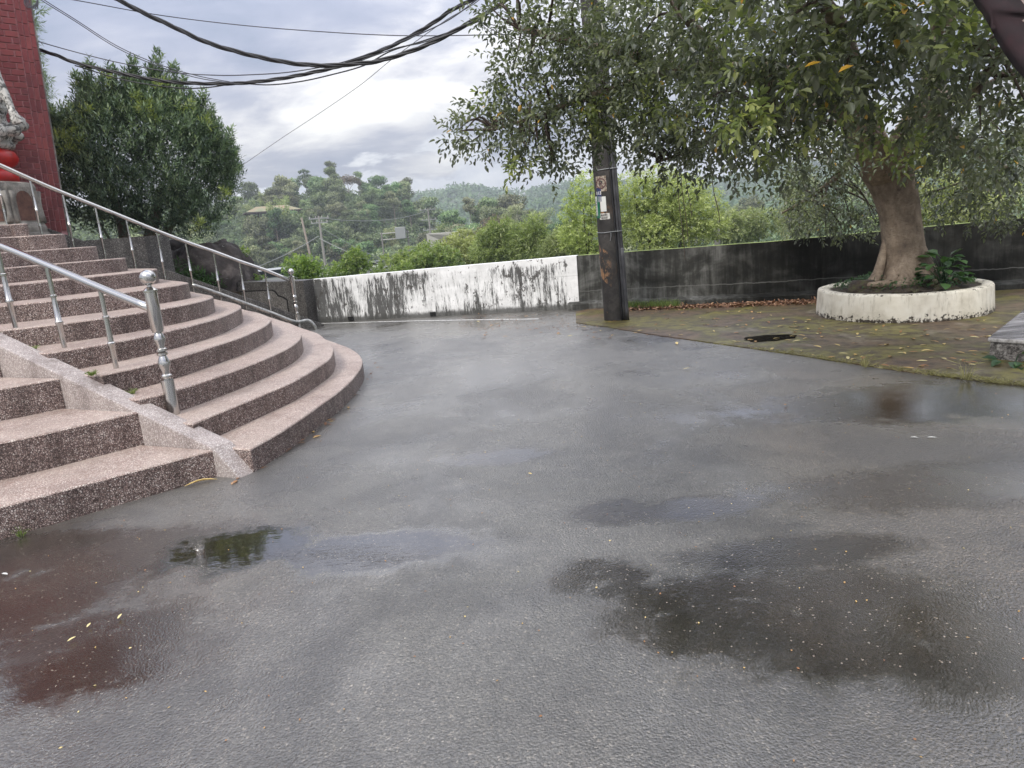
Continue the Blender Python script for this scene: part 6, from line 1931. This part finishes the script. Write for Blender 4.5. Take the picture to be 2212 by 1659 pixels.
def far_pole(px_, ytop, ybase, D, arms, label, name='power_pole', m=None, lean_=.0):
    a = spot(px_, ytop, D); b = spot(px_ + (ybase - ytop) * .08, ybase, D)
    b = Vector((a.x + lean_, a.y, b.z))
    root = thing(name, tuple(b), label, 'utility pole', 'power poles in the valley')
    bm = bmesh.new(); tube(bm, [tuple(b + Vector((0, 0, -2))), tuple(b), tuple(a)], [.19, .18, .11], 8); from_bm('pole_shaft', bm, m or M_POLEFAR, root, sm=True)
    for dz, w in arms:
        bm = bmesh.new(); box(bm, (a.x, a.y, a.z - dz), (w, .1, .12)); from_bm('crossarm', bm, M_PALEMETAL, root)
        for s_ in (-.45, -.15, .15, .45):
            bm = bmesh.new(); lathe(bm, [(.05, 0), (.07, .05), (.04, .12), (.06, .17), (.02, .22)], 6, (a.x + s_ * w, a.y, a.z - dz + .06)); from_bm('insulator', bm, M_WHITEFAR, root)
    return a


pa = far_pole(688, 466, 600, 88, [(.3, 2.4), (.8, 2.0)], 'tall valley power pole with crossarms left of the guard rail')
pb = far_pole(651, 470, 590, 92, [], 'bare pale leaning trunk-like pole left of the power pole', 'leaning_pole', M_FARBARK, .6)
pc_ = far_pole(924, 450, 545, 118, [(.2, 2.6), (1.8, 2.4), (3.4, 2.2)], 'tall power pole with three stacked crossarms near the picture centre')
pd_ = far_pole(1548, 425, 505, 45, [], 'slim pale pole beyond the lime-green tree')
# H-frame with transformer
h0, h1 = spot(824, 505, 110), spot(880, 500, 110)
hf = thing('transformer_frame', (h0.x, h0.y, h0.z - 5), 'steel portal frame carrying a grey transformer box in the valley', 'transformer frame')
for q, dz in ((h0, 6.5), (h1, 6.0)):
    bm = bmesh.new(); tube(bm, [(q.x, q.y, q.z - dz), (q.x, q.y, q.z + .2)], .12, 8); from_bm('frame_leg', bm, M_POLEFAR, hf)
for dz in (0, .9):
    bm = bmesh.new(); tube(bm, [(h0.x - .2, h0.y, h0.z - dz), (h1.x + .2, h1.y, h1.z - dz)], .08, 6); from_bm('frame_beam', bm, M_WHITEFAR, hf)
bm = bmesh.new(); box(bm, (h0.x * .25 + h1.x * .75, h0.y, h0.z - .1), (1.5, .8, 1.7)); bevel_all(bm, .05); from_bm('transformer_box', bm, M_PALEMETAL, hf)
# valley wires
for i, (a, b, sag, lab) in enumerate([((545, 580, 86), (688, 510, 88), .25, 'green-tinted wire running left from the tall valley pole'), ((690, 470, 88), (924, 455, 118), .9, 'upper wire strung between the two tall valley poles'), ((690, 515, 88), (880, 590, 80), .3, 'stay wire slanting down right from the tall valley pole'), ((690, 490, 88), (850, 570, 96), .3, 'second stay wire slanting down right from the tall valley pole')]):
    A0, B0 = spot(*a), spot(*b)
    bm = bmesh.new(); tube(bm, [tuple(A0.lerp(B0, t) + Vector((0, 0, -sag * 4 * t * (1 - t)))) for t in np.linspace(0, 1, 14)], .035, 5)
    tag(from_bm('valley_wire', bm, M_PALEMETAL), lab, 'wire', 'wires in the valley')


def car(px_, py_, D, yaw, label, paint, kind='car'):
    c = spot(px_, py_, D)
    root = thing('parked_car' if kind == 'car' else 'parked_truck', (0, 0, 0), label, kind)
    bm = bmesh.new()
    side = [(-2.1, .25), (-2.15, .7), (-1.9, .88), (-1.25, .95), (-.75, 1.42), (.75, 1.45), (1.45, .98), (2.0, .85), (2.15, .6), (2.1, .25)] if kind == 'car' else [(-3, .4), (-3, 2.6), (1.4, 2.6), (1.4, 1.2), (1.5, 2.1), (2.3, 2.1), (2.9, 1.25), (3.0, .4)]
    L_ = [bm.verts.new((x, -.85, z)) for x, z in side]; Rr = [bm.verts.new((x, .85, z)) for x, z in side]
    bm.faces.new(L_); bm.faces.new(list(reversed(Rr)))
    for k in range(len(side)):
        j = (k + 1) % len(side); bm.faces.new((L_[k], Rr[k], Rr[j], L_[j]))
    bmesh.ops.recalc_face_normals(bm, faces=bm.faces); bevel_all(bm, .06, 2, R_(30))
    local_bm_obj('body', bm, paint, root)
    for y_ in (-.87, .87):
        bm = bmesh.new()
        pts = [(-1.1, .98), (-.68, 1.36), (.68, 1.38), (1.25, 1.0)] if kind == 'car' else [(1.6, 1.35), (1.6, 1.95), (2.2, 1.95), (2.6, 1.35)]
        bm.faces.new([bm.verts.new((x, y_, z)) for x, z in pts]); local_bm_obj('side_window', bm, M_CARGLASS, root)
        for x_ in (-1.35, 1.35):
            bm = bmesh.new(); tube(bm, [(x_, y_ * .93, .33), (x_, y_ * 1.03, .33)], .33, 16); local_bm_obj('wheel', bm, M_TYRE, root)
    root.location = (c.x, c.y, c.z - .9); root.rotation_euler = (0, 0, yaw)


car(582, 602, 42, .35, 'silver parked car seen over the wall left of the newel, nearer the boulder', M_CARBODY)
car(618, 594, 52, .35, 'grey parked car just behind the far newel ball', M_CARBODY)
car(985, 535, 78, .1, 'white van showing between valley trees right of centre', M_WHITEFAR, 'truck')
# low platform carrying the parked cars
cA, cB = spot(560, 640, 36), spot(660, 630, 60)
# ------------------------------------------------------------------ haze
bm = bmesh.new()
box(bm, (0, 0, 20), (1600, 1600, 74))
hz = from_bm('haze', bm, [])
hm = bpy.data.materials.new('valley haze'); hm.use_nodes = True
ht = NT(hm.node_tree); ht.n.clear()
pv_ = ht.new('ShaderNodeVolumePrincipled', {'Color': (.88, .94, 1.0, 1), 'Density': .00075, 'Anisotropy': .2})
ht.l.new(pv_.outputs[0], ht.new('ShaderNodeOutputMaterial').inputs['Volume'])
hz.data.materials.append(hm)
tag(hz, 'thin pale mist filling the valley', 'haze', kind='stuff')
